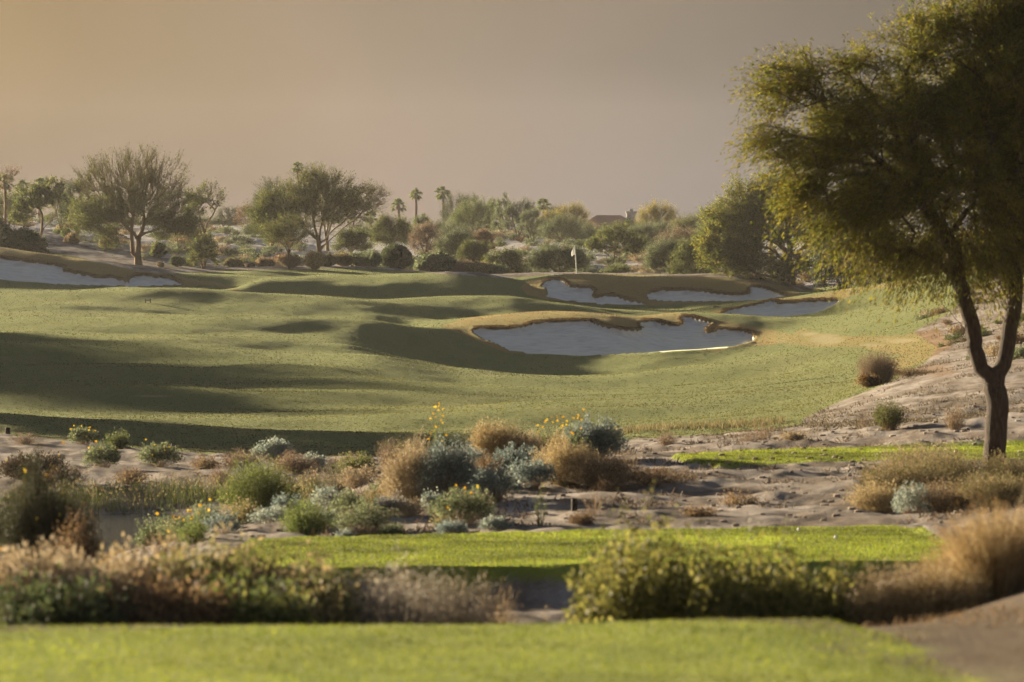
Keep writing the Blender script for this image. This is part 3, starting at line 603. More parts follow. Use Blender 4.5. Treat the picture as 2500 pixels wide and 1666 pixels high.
    # twigs and leaves
    A_, D_, M_ = [], [], []
    cc = T.mean(0) - np.array((0, 0, .25 * (T[:, 2].max() - T[:, 2].min())))
    for ids, lm in tipinfo:
        for j, nd in enumerate(ids[1:], 1):
            t_ = j / (len(ids) - 1)
            if t_ < .45: continue
            m = tw if t_ == 1 else max(0, int(round(tw * .6 * mid_tw)))
            dirb = POS[ids[-1]] - POS[ids[-2]]; dirb = dirb / max(1e-6, np.linalg.norm(dirb)); o2 = POS[nd] - cc; o2 = o2 / max(1e-6, np.linalg.norm(o2))
            for _ in range(m): A_.append(POS[nd]); D_.append(dirb * .5 + o2 * outw + np.array((0, 0, up)) + rng.normal(0, rnd, 3)); M_.append(lm)
    A_ = np.array(A_); D_ = unit(np.array(D_)); M_ = np.array(M_); nS = len(A_)
    Ls = twl * rng.uniform(.5, 1.25, nS); qs = QB(); bend = np.zeros((nS, 3)); bend[:, 2] = -droop * rng.uniform(.5, 1.4, nS)
    C_ = qs.strands(A_, D_, Ls, tww, bend, 3, pick(twc, nS)); qs.build('twigs', M_BARK, root)
    reps = np.maximum(0, np.round(nl * M_ * rng.uniform(.6, 1.4, nS))).astype(int); ix = np.repeat(np.arange(nS), reps); t = rng.uniform(.12, 1.04, len(ix)); f = np.clip(t * 3, 0, 2.999); i0 = f.astype(int); fr_ = (f - i0)[:, None]
    pts = C_[ix, i0] * (1 - fr_) + C_[ix, i0 + 1] * fr_ + rng.normal(0, lsig, (len(ix), 3))
    dr = D_[ix] * .8 + rng.normal(0, lrnd, (len(ix), 3)); dr[:, 2] -= droop * 1.2
    qf = QB(); cl = pick(pal, nS, .15)[ix] * rng.uniform(.75, 1.3, (len(ix), 1))
    qf.leaves(pts, dr, ll * rng.uniform(.6, 1.35, len(ix)), lw * rng.uniform(.6, 1.3, len(ix)), np.clip(cl, 0, 1)); qf.build('crown', M_LEAF, root)
    return root
def auto_tree(label, cx, y0, y1, w, d, pal='olive', NT=60, nb=5, trunk_h=.12, seed=None, **kw):
    """a crown filling the picture box (cx, y0..y1, width w) at distance d"""
    h = y1 - y0; cb = y1 - h * trunk_h; ch = cb - y0; cy = y0 + ch * .5; ry = ch / 2
    bl = [(cx, cy + ry * .15, w * rng.uniform(.26, .36), ry * .70, 1.1)]
    for i in range(nb):
        a = math.pi * (i + .5) / nb + rng.uniform(-.2, .2); bl.append((cx - math.cos(a) * w * .29, cy + ry * .1 - math.sin(a) * ry * .55, w * rng.uniform(.12, .24), ry * rng.uniform(.26, .5)))
    for i in range(3): bl.append((cx + (i - 1) * w * .30, cy + ry * rng.uniform(.35, .6), w * .2, ry * .40))
    tks = [[(cx, y1), (cx + rng.uniform(-.04, .04) * w, y1 - h * max(.12, trunk_h) * .9), (cx + rng.uniform(-.06, .06) * w, cy)], [(cx, y1 - h * trunk_h * .5), (cx - w * .12, cy + ry * .5), (cx - w * .2, cy)], [(cx, y1 - h * trunk_h * .5), (cx + w * .12, cy + ry * .5), (cx + w * .22, cy)]]
    m = w / F * d
    NT = int(NT * 1.3); pr = dict(tr=.03 * m + .03, twl=.13 * m, nl=11, ll=max(.11, .03 * m), lw=max(.06, .016 * m), lsig=.025 * m, tww=.014, tipr=.014)
    if w < 135 and d > 240: NT = int(NT * .85); pr.update(twl=.25 * m, rnd=.42, spread=.8, up=.6, tw=7, nl=12, ll=max(.09, .022 * m), lw=max(.045, .010 * m))
    pr.update(kw); return tree(label, tks, bl, d, NT=NT, pal=pal, **pr)
def palm(label, px, ytop, rpx, d, ybase, lean=0, skirt=1.0, group='fan palms on the skyline'):
    x1 = x_at(px, ytop, d); R_ = rpx * 1.2 / F * d; z1 = z_at(ytop + rpx * .75, d); bx = x_at(px - lean, ybase, d); gz_ = float(ground(bx, d)); base = np.array((bx, d, gz_))
    root = empty('fan_palm', tuple(base), label, 'palm', group); top = np.array((x1, d, z1)) - base; n_p = 9
    t = np.linspace(0, 1, n_p); pts = np.outer(t, top); pts[:, 0] = top[0] * t ** 1.5; pts[0, 2] = -.2
    q = QB(); q.tube(pts, np.linspace(.26, .17, n_p) * (R_ / 1.3) ** .5, 8, (.12, .08, .05)); q.build('trunk', M_BARK, root, smooth=True)
    qf = QB(); nfr = 34
    for i in range(nfr):
        a = rng.uniform(0, 2 * math.pi); e = R(rng.uniform(-48, 85)); D = np.array((math.cos(a) * math.cos(e), math.sin(a) * math.cos(e), math.sin(e)))
        L0 = R_ * rng.uniform(.40, .62); hub = top + D * L0 + np.array((0, 0, -.10 * R_)); side = unit(np.cross(D, (0, 0, 1.0)) + rng.normal(0, .25, 3)); n_b = 15
        an = np.linspace(-1.45, 1.45, n_b); BD = D[None] * np.cos(an)[:, None] + side[None] * np.sin(an)[:, None]; bl_ = R_ * .5 * (1 - .25 * np.abs(an) / 1.45)
        be = np.zeros((n_b, 3)); be[:, 2] = -.38
        cc = pick('green' if e > -.3 else 'olive', 1)[0]; qf.strands(np.repeat(hub[None], n_b, 0), BD, bl_, R_ * .11, be, 3, np.repeat(cc[None], n_b, 0) * rng.uniform(.7, 1.3, (n_b, 1)))
        qf.strands(top[None], (hub - top)[None], np.array([np.linalg.norm(hub - top)]), .05, np.zeros(3), 2, np.array([(.22, .2, .08)]))
    qf.build('fronds', M_LEAF, root)
    if skirt:
        qd = QB(); n_s = 110; an = rng.uniform(0, 6.28, n_s); A2 = np.repeat(top[None], n_s, 0) + np.stack([np.cos(an) * .15, np.sin(an) * .15, -rng.uniform(0, .35, n_s) * R_ * skirt], -1)
        qd.strands(A2, np.stack([np.cos(an) * .45, np.sin(an) * .45, -np.ones(n_s)], -1), R_ * .5 * rng.uniform(.6, 1.2, n_s), R_ * .07, np.zeros(3), 2, pick('tan', n_s)); qd.build('dead_skirt', M_STRAW, root)
    return root
# ------------------------------------------------------------------ the flag, signs, rakes, fence, houses
M_WHITE = plain_mat('white_paint', (.80, .80, .80), .45, .4, (.72, .72, .72)); M_DARKW = plain_mat('dark_wood', (.04, .03, .022), .8, .2); M_ROPE = plain_mat('rope', (.24, .19, .13), .9, .1)
def mround(name, pts, rads, k, mat, parent=None, loc=None):
    q = QB(); q.tube(pts, rads, k, (1, 1, 1)); return q.build(name, mat, parent, smooth=True, loc=loc)
fb = on(1409, 280.0); fl = empty('flagstick', tuple(fb), 'white flagstick with limp white flag standing on the green', 'flagstick')
hz = z_at(600, 280.0) - fb[2]; tx = x_at(1403.5, 600, 280) - fb[0]
mround('pole', [(0, 0, -.05), (tx * .5, 0, hz * .5), (tx, 0, hz)], [.042, .038, .034], 8, M_WHITE, fl)
fv = []; nu, nv = 9, 12; Lf = .62
for j in range(nv):
    for i in range(nu):
        u, v = i / (nu - 1), j / (nv - 1); wdt = .30 * (.35 + .65 * math.sin(min(1, v * 1.15) * math.pi * .62)) ; fv.append((tx - .01 - u * wdt * (1 - .25 * v) + .02 * math.sin(u * 9), .05 * math.sin(u * 11 + v * 3) , hz - .02 - v * Lf - u * .16))
fq = [(j * nu + i, j * nu + i + 1, (j + 1) * nu + i + 1, (j + 1) * nu + i) for j in range(nv - 1) for i in range(nu - 1)]
M_CLOTH = leaf_mat('flag_cloth', .4, .7, .1); fo = mesh_q('flag', fv, fq, M_CLOTH, fl, col=np.full((len(fv), 3), .82), smooth=True)
sm = fo.modifiers.new('thick', 'SOLIDIFY'); sm.thickness = .004
# small sign board on legs, on the near-left fairway
sb = hit(361, 741, 190); sg = empty('fairway_sign', tuple(sb), 'small white-faced sign on two short dark legs standing on the fairway', 'sign')
q = QB(); q.box(-.13, .13, -.012, .012, .10, .22, (.55, .55, .52)); q.build('board', M_WHITE, sg)
for sx in (-.14, .14):
    q = QB(); q.box(sx - .018, sx + .018, -.02, .02, -.03, .25); q.build('leg', M_DARKW, sg)
q = QB(); q.box(-.122, .122, -.015, -.0125, .135, .15); q.box(-.122, .122, -.015, -.0125, .178, .19); q.build('stripe', M_DARKW, sg)
# bunker rake
r0 = hit(1752, 751, 225); r1 = hit(1797, 775, 225)
rk = empty('bunker_rake', (r0[0], r0[1], r0[2]), 'long dark rake lying down the face of the narrow bunker', 'rake'); dv = r1 - r0
mround('handle', [(0, 0, .05), tuple(dv * .5 + (0, 0, .06)), tuple(dv + (0, 0, .05))], [.022] * 3, 6, M_DARKW, rk)
q = QB(); q.box(-.28, .28, -.02, .02, .0, .05); 
for i in range(9): q.box(-.26 + i * .063, -.24 + i * .063, -.01, .01, -.08, 0)
q.build('head', M_DARKW, rk)
# rope fence on the left sand bank
posts = []; rf = None
fpx = [(-170, 1022), (18, 1050), (226, 1080), (423, 1104), (640, 1118)]
pts_w = [on(px_, 97.5 - i * .8) for i, (px_, _) in enumerate(fpx)]
rf = empty('rope_fence', tuple(pts_w[1]), 'low fence of short black posts joined by one thin rope along the fairway edge', 'fence')
for p in pts_w:
    rel = p - pts_w[1]; po = mround('post', [(*rel[:2], rel[2] - .15), (*rel[:2], rel[2] + .18), (*rel[:2], rel[2] + .28), (*rel[:2], rel[2] + .31)], [.07, .07, .07, .05], 10, M_DARKW, rf)
for a_, b_ in zip(pts_w[:-1], pts_w[1:]):
    tt = np.linspace(0, 1, 12)[:, None]; pr_ = a_ + (b_ - a_) * tt - pts_w[1]; pr_[:, 2] += .27 - .55 * (tt * (1 - tt))[:, 0]; mround('rope', pr_, np.full(12, .011), 5, M_ROPE, rf)
# sprinkler stump, tee marker, balls, stakes
def stump(px_, py_, d0, h, r, lab, name='sprinkler_box', cat='post', mat=M_DARKW):
    b = hit(px_, py_, d0); q = QB(); q.tube([(0, 0, -.05), (0, 0, h * .9), (0, 0, h)], [r, r, r * .8], 10, (1, 1, 1)); o = q.build(name, mat, None, smooth=True, loc=tuple(b)); tag(o, lab, cat); return o
stump(1402, 1248, 45, .16, .04, 'short dark stump on the sandy mound behind the second tee', 'wooden_stump', 'stump')
stump(2173, 1030, 70, .22, .035, 'short pale-topped stake behind the dry round bush on the right slope', 'marker_stake', 'stake', plain_mat('stake_wood', (.42, .38, .33), .8, .2))
M_BRASS = plain_mat('tee_marker_gold', (.40, .27, .10), .35, .5)
def uvs(name, r, loc, mat, lab, cat, grp=None, n1=14, n2=10):
    V = []; 
    for j in range(n2 + 1):
        th = math.pi * j / n2
        for i in range(n1): V.append((r * math.sin(th) * math.cos(2 * math.pi * i / n1), r * math.sin(th) * math.sin(2 * math.pi * i / n1), r * math.cos(th)))
    Q = [(j * n1 + i, (j + 1) * n1 + i, (j + 1) * n1 + (i + 1) % n1, j * n1 + (i + 1) % n1) for j in range(n2) for i in range(n1)]
    o = mesh_q(name, V, Q, mat, smooth=True, loc=tuple(loc)); return tag(o, lab, cat, grp)
b = on(2335, 64.6); root = empty('tee_marker', tuple(b), 'round gold tee marker on the far tee beside the trunk', 'tee marker')
o = uvs('ball', .035, (0, 0, .06), M_BRASS, None, None); o.parent = root; mround('spike', [(0, 0, -.05), (0, 0, .04)], [.008, .008], 6, M_BRASS, root)
for px_, py_, l_ in ((1952, 1300, 'white golf ball resting on the second tee lawn nearer its back edge'), (2042, 1319, 'white golf ball on the middle of the second tee lawn'), (1732, 1140, 'pale ball lying in dirt before the far tee')):
    b = hit(px_, py_, 38); uvs('golf_ball', .0215, b + (0, 0, .03), M_WHITE, l_, 'golf ball', 'loose golf balls')
# pale standing posts in the far scrub
M_PALE = plain_mat('pale_post', (.50, .44, .33), .8, .2)
for px_, yb, yt, d_, rr, l_ in ((887, 567, 555, 430, .18, 'short pale post beside the palo verde, far in the scrub'), (1651, 590, 563, 425, .16, 'tall pale leaning post among grey-green trees right of the far tree'), (1401, 583, 566, 430, .20, 'pale weathered post right above the white flag'), (1032, 577, 557, 430, .13, 'thin pale post under the small round bright tree')):
    b = on(px_, d_); ht = z_at(yt, d_) - b[2]; q = QB(); q.tube([(0, 0, -.2), (.05, 0, ht * .5), (.12, 0, ht * .96), (.12, 0, ht)], [rr, rr * .9, rr * .8, rr * .4], 9, (1, 1, 1)); tag(q.build('standing_post', M_PALE, None, smooth=True, loc=tuple(b)), l_, 'post')
# houses
M_TILE = plain_mat('roof_tile', (.26, .10, .065), .85, .2, (.18, .07, .05), .4, 3); M_WALL = plain_mat('stucco', (.62, .58, .52), .9, .1, (.36, .32, .28)); M_GLASS = plain_mat('dark_window', (.05, .06, .07), .2, .5)
def house(label, pxc, ybase, yeave, yridge, wpx, d, depth, chim, flat_part=None, rpx=None):
    x = x_at(pxc, ybase, d); g = float(ground(x, d)) - .3; base = np.array((x, d, g)); root = empty('house', tuple(base), label, 'house')
    hw = wpx / F * d / 2; he = z_at(yeave, d) - g; hr = z_at(yridge, d) - g
    q = QB(); q.box(-hw, hw, 0, depth, 0, he); wl = q.build('wall', M_WALL, root)
    ov = .5; a = (hw + ov); r_in = hw * (rpx or .55)
    V = [(-a, -ov, he), (a, -ov, he), (a, depth + ov, he), (-a, depth + ov, he), (-r_in, depth / 2, hr), (r_in, depth / 2, hr), (-a, -ov, he - .25), (a, -ov, he - .25), (a, depth + ov, he - .25), (-a, depth + ov, he - .25)]
    Q = [(0, 1, 5, 4), (1, 2, 5, 5), (2, 3, 4, 5), (3, 0, 4, 4), (6, 7, 1, 0), (7, 8, 2, 1), (8, 9, 3, 2), (9, 6, 0, 3), (9, 8, 7, 6)]
    me = bpy.data.meshes.new('roof'); me.from_pydata(V, [], [tuple(dict.fromkeys(f)) for f in Q]); me.materials.append(M_TILE); rf_ = bpy.data.objects.new('roof', me); COL.objects.link(rf_); rf_.parent = root
    for cx, w_, yt in chim:
        xx = x_at(cx, ybase, d) - x; w2 = w_ / F * d / 2; zt = z_at(yt, d) - g; q = QB(); q.box(xx - w2, xx + w2, depth * .45, depth * .45 + w2 * 2, he * .9, zt - .3); q.box(xx - w2 * 1.18, xx + w2 * 1.18, depth * .45 - .12, depth * .45 + w2 * 2 + .12, zt - .3, zt - .05)
        q.box(xx - w2 * .4, xx + w2 * .4, depth * .45 + w2 * .6, depth * .45 + w2 * 1.4, zt - .05, zt + .35); c_ = q.build('chimney', M_WALL, root)
        c_.parent = rf_
    for i in range(3):
        xw = -hw * .65 + i * hw * .65; q = QB(); q.box(xw - .7, xw + .7, -.06, -.003, he * .35, he * .75); wn = q.build('window', M_GLASS, root)
    return root
house('low house with reddish hipped tile roof and a broad pale chimney', 1488, 575, 548, 525, 118, 640, 12, [(1544, 24, 515)], rpx=.5)
house('second low house with flat dark red roof and small chimney, partly behind trees', 1688, 575, 544, 532, 78, 660, 10, [(1682, 6, 527)], rpx=.85)
house('distant house corner with pale wall showing left of the tiled roof', 1446, 575, 552, 541, 26, 600, 8, [], rpx=.6)
# boulders
def boulder(px_, d_, r, lab):
    b = on(px_, d_); V = []; n1, n2 = 14, 9; ph = rng.uniform(0, 6, 5)
    for j in range(n2 + 1):
        th = math.pi * j / n2
        for i in range(n1):
            a = 2 * math.pi * i / n1; k = 1 + .13 * math.sin(3 * a + ph[0] + 2 * th) + .09 * math.sin(5 * a + ph[1]) * math.sin(th) + .06 * math.sin(7 * th + ph[2]); V.append((r * k * math.sin(th) * math.cos(a) * 1.15, r * k * math.sin(th) * math.sin(a), r * .75 * k * math.cos(th) + r * .35))
    Q = [(j * n1 + i, (j + 1) * n1 + i, (j + 1) * n1 + (i + 1) % n1, j * n1 + (i + 1) % n1) for j in range(n2) for i in range(n1)]
    return tag(mesh_q('boulder', V, Q, M_ROCK, smooth=True, loc=tuple(b)), lab, 'boulder')
M_ROCK = plain_mat('rock', (.20, .13, .09), .9, .2, (.10, .065, .045), .8, 6)
boulder(610, 287, .33, 'small rounded reddish boulder on sand left of the palo verde')
# ------------------------------------------------------------------ background and middle-distance trees
GB = 'trees behind the green'
tree('tall airy tree with upswept fine twigs and twin trunks above the left bunker',
     [[(338, 645), (337, 615), (338, 586), (329, 572), (310, 556), (285, 525)], [(338, 588), (346, 566), (352, 545), (350, 505)], [(330, 640), (324, 620), (322, 586), (321, 558), (325, 520)], [(345, 580), (375, 564), (405, 552)], [(325, 560), (330, 500), (322, 450)]],
     [(300, 440, 105, 78, .22, 1.0), (370, 450, 95, 75, .22, 1.0), (230, 450, 45, 50, .25), (430, 490, 50, 45, .3), (250, 540, 85, 42, 1.7, 1.3), (405, 545, 70, 42, 1.6, 1.2), (325, 525, 100, 50, .8, 1.1), (335, 480, 80, 60, .3, .8), (285, 585, 60, 22, .8, .7), (450, 560, 30, 30, 1.2, .7)],
     276, NT=560, tr=.24, tw=8, twl=1.1, tww=.020, nl=9, ll=.14, lw=.055, pal=[(.12, .14, .04), (.085, .105, .03), (.16, .165, .05)], up=.75, outw=.75, rnd=.28, lsig=.10, spread=.45, group=GB)
auto_tree('dark bushy tree with rounded head between the palms and the tall airy tree', 190, 427, 590, 90, 300, 'dark', NT=110, nl=12, up=.5, group=GB)
auto_tree('dark tree head seen through the upper left of the tall airy tree', 262, 432, 590, 52, 305, 'dark', NT=70, nl=10, up=.5, group=GB)
tree('small leaning forked tree with open left crown on the pale left slope', [[(98, 566), (103, 550), (104, 535), (96, 512), (92, 490)], [(100, 562), (118, 545), (134, 528), (140, 510), (142, 480)]], [(75, 490, 48, 30, 1), (125, 470, 35, 32, .8), (60, 520, 28, 22, .9)], 287, NT=150, tr=.10, twl=.55, nl=11, ll=.14, lw=.07, pal='olive', group=GB)
auto_tree('brownish olive tree at the left frame edge behind the dark bush', 22, 470, 575, 110, 320, 'olive', NT=110, nl=10, group=GB)
tree('thin bare-topped tree at the upper left corner of the tree line', [[(12, 560), (14, 500), (10, 450)]], [(12, 440, 24, 26, .3), (35, 425, 14, 12, .3)], 310, NT=50, tr=.1, twl=.6, nl=4, ll=.12, lw=.05, pal='brown', up=.6, group=GB)
auto_tree('feathery olive tree hugging the left side of the tall airy tree', 150, 455, 575, 70, 330, 'olive', NT=80, nl=8, group=GB)
tree('slender sparse tree right of the tall airy tree with an open windblown top', [[(499, 612), (500, 580), (497, 560), (488, 540), (484, 510)], [(498, 565), (506, 545), (520, 525), (534, 500)]], [(480, 505, 34, 38, .9), (530, 487, 22, 24, .25), (505, 470, 25, 18, .3), (470, 540, 25, 25, .9)], 284, NT=130, tr=.09, twl=.6, nl=8, ll=.13, lw=.06, pal='olive', up=.5, group=GB)
auto_tree('bushy olive shrub-tree at the foot of the slender sparse tree', 497, 565, 662, 72, 281, 'olive', NT=90, trunk_h=.08, nl=9, up=.3, group=GB)
auto_tree('far dark flat-topped tree left of the palo verde', 560, 505, 558, 64, 470, 'dark', NT=60, nl=9, trunk_h=.1, group=GB)
auto_tree('small rust-brown tree touching the palo verde from the left', 610, 500, 566, 70, 420, 'brown', NT=80, nl=9, trunk_h=.1, group=GB)
tree('wide palo verde with many leaning glowing limbs and hazy twig crown',
     [[(782, 640), (779, 610), (776, 585), (768, 555), (762, 520)], [(778, 600), (795, 585), (815, 560), (850, 530), (880, 505)], [(777, 590), (745, 560), (715, 535), (690, 525)], [(776, 595), (782, 560), (790, 520), (800, 490)], [(785, 612), (810, 582), (835, 560), (870, 535), (905, 500)]],
     [(740, 500, 95, 52, .5, 1), (690, 520, 75, 42, .7, 1), (800, 490, 80, 60, .35, 1), (860, 500, 60, 45, .35, 1), (905, 480, 32, 35, .12, .8), (760, 450, 60, 35, .35, .8), (690, 560, 60, 36, .7, .7), (655, 530, 40, 30, .8, .7)],
     289, NT=560, tr=.18, tw=9, twl=.95, tww=.022, twc='tan', nl=11, ll=.13, lw=.055, pal='olive', up=.45, outw=.8, rnd=.35, lsig=.09, group=GB, barkcol='tan')
tree('low multi-stemmed palo verde shrub at the left foot of the wide palo verde', [[(706, 617), (704, 600), (695, 585)], [(706, 612), (720, 598), (735, 582)], [(706, 612), (716, 590), (718, 570)], [(706, 612), (686, 592), (672, 578)]], [(710, 565, 62, 34, .6), (665, 572, 30, 24, .6)], 284, NT=150, tr=.06, twl=.7, tww=.018, nl=7, ll=.11, lw=.05, pal='olive', up=.6, group=GB)
auto_tree('dark dense tree rising behind the left shoulder of the palo verde', 665, 436, 590, 96, 345, 'dark', NT=130, nl=12, group=GB, nb=6)
auto_tree('dark clumpy tree rising behind the top of the palo verde', 800, 424, 590, 100, 350, 'dark', NT=100, nl=8, group=GB, nb=6)
auto_tree('dark narrow tree behind the right limbs of the palo verde', 858, 440, 590, 56, 355, 'dark', NT=60, nl=8, group=GB)
GP = 'fan palms on the skyline'
palm('tallest leaning fan palm above the palo verde', 727, 397, 15, 470, 560, lean=-6)
palm('shorter fan palm just right of the tallest leaning palm', 747, 418, 13, 480, 560)
palm('fan palm with curved trunk, leftmost of the three free-standing palms', 972, 486, 18, 560, 560, lean=-4)
palm('slim straight fan palm, middle one of the three free-standing palms', 1016, 461, 15, 575, 560)
palm('full-headed fan palm, rightmost of the three free-standing palms', 1081, 456, 19, 560, 560, lean=-3)
palm('dark fan palm at the left frame edge, largest of the left palms', 13, 427, 22, 450, 560)
palm('dark fan palm in the middle of the three left palms', 54, 440, 17, 460, 560)
palm('pale-skirted fan palm, rightmost of the three left palms', 97, 436, 19, 465, 560)
palm('squat fan palm head behind the right end of the palo verde', 905, 517, 18, 460, 565)
palm('small squat palm between the tiled roof and the chimney', 1535, 536, 16, 470, 575, skirt=.6)
palm('squat palm with glowing fronds left of the tiled roof', 1455, 558, 14, 440, 585, skirt=.6)
palm('dark palm head above the yellow-topped trees', 1327, 486, 18, 560, 575, skirt=.5)
FT = [('small round bright green tree under the middle free palm', 1030, 526, 575, 44, 420, 'green', 70, {}),
      ('dark tree right of the full-headed palm, highest of its clump', 1118, 470, 585, 84, 520, 'dark', 120, {}),
      ('dark tree joining the highest dark tree on its right', 1153, 468, 570, 52, 540, 'dark', 80, {}),
      ('bright green rounded tree in front of the dark trees', 1155, 492, 590, 105, 440, 'green', 150, dict(nl=11)),
      ('green tree with a blunt raised top right of the bright rounded tree', 1203, 475, 590, 50, 450, 'green', 80, {}),
      ('tall feathery grey-green tree with wispy top', 1228, 466, 590, 52, 430, 'greygreen', 100, dict(up=.9, rnd=.25)),
      ('broad feathery grey-green tree right of the wispy one', 1266, 482, 592, 80, 428, 'greygreen', 120, dict(up=.8, rnd=.3)),
      ('smoky green tree under the dark palm head', 1298, 508, 592, 66, 420, 'greygreen', 90, {}),
      ('dark compact tree left of the dark palm head', 1296, 492, 570, 44, 540, 'dark', 60, {}),
      ('dark small tree right of the dark palm head', 1358, 497, 570, 50, 530, 'dark', 60, {}),
      ('tree with yellow-lit rounded crown left of the tiled house', 1345, 514, 590, 62, 440, 'yellowgreen', 100, {}),
      ('larger yellow-topped tree just left of the tiled house', 1398, 497, 592, 92, 445, 'yellowgreen', 130, {}),
      ('pale willowy tree in front of the yellow-topped trees', 1375, 530, 600, 100, 410, 'greygreen', 120, dict(up=.7, rnd=.3, trunk_h=.08)),
      ('yellow-green tree standing between the two tiled houses', 1606, 500, 585, 100, 460, 'yellowgreen', 140, {}),
      ('hazy grey-green tree in front of the second house', 1625, 548, 608, 90, 400, 'greygreen', 110, dict(trunk_h=.08)),
      ('hazy olive tree below the second house', 1690, 538, 615, 100, 395, 'greygreen', 130, dict(trunk_h=.08)),
      ('low hazy tree left of the pale leaning post', 1570, 556, 610, 90, 390, 'greygreen', 100, dict(trunk_h=.08)),
      ('low hazy tree filling the gap under the tiled house', 1480, 560, 605, 90, 415, 'greygreen', 100, dict(trunk_h=.08)),
      ('small leafy tree right of the squat palm by the palo verde', 955, 533, 612, 98, 330, 'olive', 140, dict(up=.5, trunk_h=.12)),
      ('twiggy brown-green tree behind the round dark bush', 1040, 548, 632, 80, 322, 'twig', 120, dict(up=.5, trunk_h=.1, nl=6)),
      ('bushy olive tree between palo verde limbs and small leafy tree', 860, 565, 622, 90, 318, 'olive', 110, dict(trunk_h=.06)),
      ('glinting creosote tree at the right of the round dark bush', 1110, 568, 640, 90, 318, 'greygreen', 140, dict(trunk_h=.06, up=.5)),
      ('glinting creosote tree leaning right above the grey mound bush', 1160, 590, 660, 80, 312, 'olive', 120, dict(trunk_h=.06, up=.5)),
      ('brownish thin tree between creosotes and pale sand', 1180, 560, 625, 56, 340, 'brown', 70, dict(up=.5))]
for i, (cx, y0, w_, d_) in enumerate(((470, 552, 90, 455), (545, 540, 80, 470), (640, 545, 90, 400), (905, 548, 90, 410), (1000, 552, 90, 400), (1060, 540, 80, 450), (1110, 548, 90, 430), (1340, 540, 90, 440), (1420, 548, 90, 425), (1530, 545, 100, 440), (1580, 548, 80, 430), (1650, 556, 90, 410), (1740, 548, 100, 370), (1720, 575, 110, 340), (1790, 540, 110, 350), (1560, 580, 70, 370), (1820, 500, 130, 330), (1700, 530, 110, 380), (350, 545, 90, 420), (240, 540, 100, 400), (1880, 520, 140, 330), (2020, 540, 140, 320))):
    FT.append(('low hazy tree merging into the belt of foliage along the skyline', cx, y0, y0 + 62, w_, d_, ('greygreen', 'olive')[i % 2], 90, dict(trunk_h=.03)))
for lab, cx, y0, y1, w_, d_, pal_, nt_, kw in FT: auto_tree(lab, cx, y0, y1, w_, d_, pal_, NT=nt_, group=GB, **kw)
tree('small umbrella-shaped tree with several thin glowing stems right of the flag', [[(1503, 668), (1502, 650), (1497, 635), (1480, 618)], [(1503, 655), (1510, 635), (1515, 615)], [(1503, 655), (1499, 630), (1500, 612)], [(1503, 655), (1520, 630), (1535, 612)]], [(1500, 595, 62, 26, 1.1), (1460, 600, 28, 18, 1), (1545, 605, 28, 18, 1), (1505, 570, 40, 20, .6)], 318, NT=220, tr=.09, twl=.6, nl=9, ll=.13, lw=.06, pal='olive', up=.3, group=GB, barkcol='tan')
auto_tree('broad grey creosote bush directly behind the flag', 1365, 603, 672, 150, 300, 'greygreen', NT=240, trunk_h=.03, up=.5, nl=9, group=GB, ll=.11, lw=.05, nb=8)
auto_tree('glinting creosote bush left of the one behind the flag', 1230, 612, 676, 90, 300, 'olive', NT=150, trunk_h=.03, up=.5, nl=8, group=GB, ll=.11, lw=.05)
auto_tree('dark grey thicket bush right of the umbrella-shaped tree', 1640, 590, 676, 120, 300, 'greygreen', NT=200, trunk_h=.03, up=.4, nl=8, group=GB, ll=.12, lw=.05)
auto_tree('dark olive thicket against the big yellow-green tree', 1700, 590, 684, 110, 290, 'olive', NT=180, trunk_h=.03, up=.4, nl=8, group=GB, ll=.12, lw=.05)
auto_tree('pinkish twiggy tree above the dark grey thicket', 1660, 560, 640, 110, 330, 'twig', NT=150, trunk_h=.05, up=.5, nl=5, group=GB)
auto_tree('long sloping bushy tree left of the big yellow-green tree', 1770, 505, 640, 130, 310, [(.13, .15, .04), (.10, .12, .035), (.17, .18, .05)], NT=230, trunk_h=.05, nl=9, group=GB, up=.6)
tree('big spreading yellow-green tree with a dark straight trunk behind the right bunkers',
     [[(1929, 712), (1932, 680), (1930, 650), (1928, 620), (1926, 590), (1928, 550)], [(1931, 645), (1900, 625), (1878, 640), (1850, 655), (1810, 650)], [(1930, 630), (1955, 610), (1985, 590)], [(1928, 625), (1900, 595), (1865, 580)], [(1929, 605), (1950, 570), (1960, 530)]],
     [(1900, 530, 110, 60, .9, 1), (1940, 480, 90, 45, .4, .9), (1840, 570, 95, 55, 1.2, 1), (1800, 630, 85, 42, 1.4, 1), (1990, 560, 80, 60, .8, .9), (1880, 650, 90, 38, 1.1, .9), (1860, 490, 80, 50, .8, .8), (1780, 540, 60, 40, 1, .6), (2010, 620, 60, 45, .6, .6), (1760, 600, 45, 40, 1.2, .7)],
     270, NT=900, tr=.32, tw=7, twl=.95, tww=.018, nl=12, ll=.16, lw=.075, pal=[(.16, .18, .035), (.12, .145, .03), (.21, .21, .04), (.26, .23, .04)], up=.35, outw=.75, rnd=.4, lsig=.10, group=GB)
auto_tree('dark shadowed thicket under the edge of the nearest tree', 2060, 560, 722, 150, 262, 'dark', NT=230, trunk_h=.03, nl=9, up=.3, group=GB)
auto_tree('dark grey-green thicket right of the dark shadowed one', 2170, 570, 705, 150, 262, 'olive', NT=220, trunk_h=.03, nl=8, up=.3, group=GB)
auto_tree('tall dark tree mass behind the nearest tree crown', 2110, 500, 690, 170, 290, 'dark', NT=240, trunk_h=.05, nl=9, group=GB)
auto_tree('brown-green thicket on the far right slope behind the forked trunk', 2400, 560, 720, 200, 235, 'brown', NT=240, trunk_h=.03, nl=9, group=GB, up=.3)
auto_tree('olive thicket between the forked trunk limbs, far behind', 2290, 560, 690, 130, 250, 'olive', NT=180, trunk_h=.03, nl=9, group=GB, up=.3)
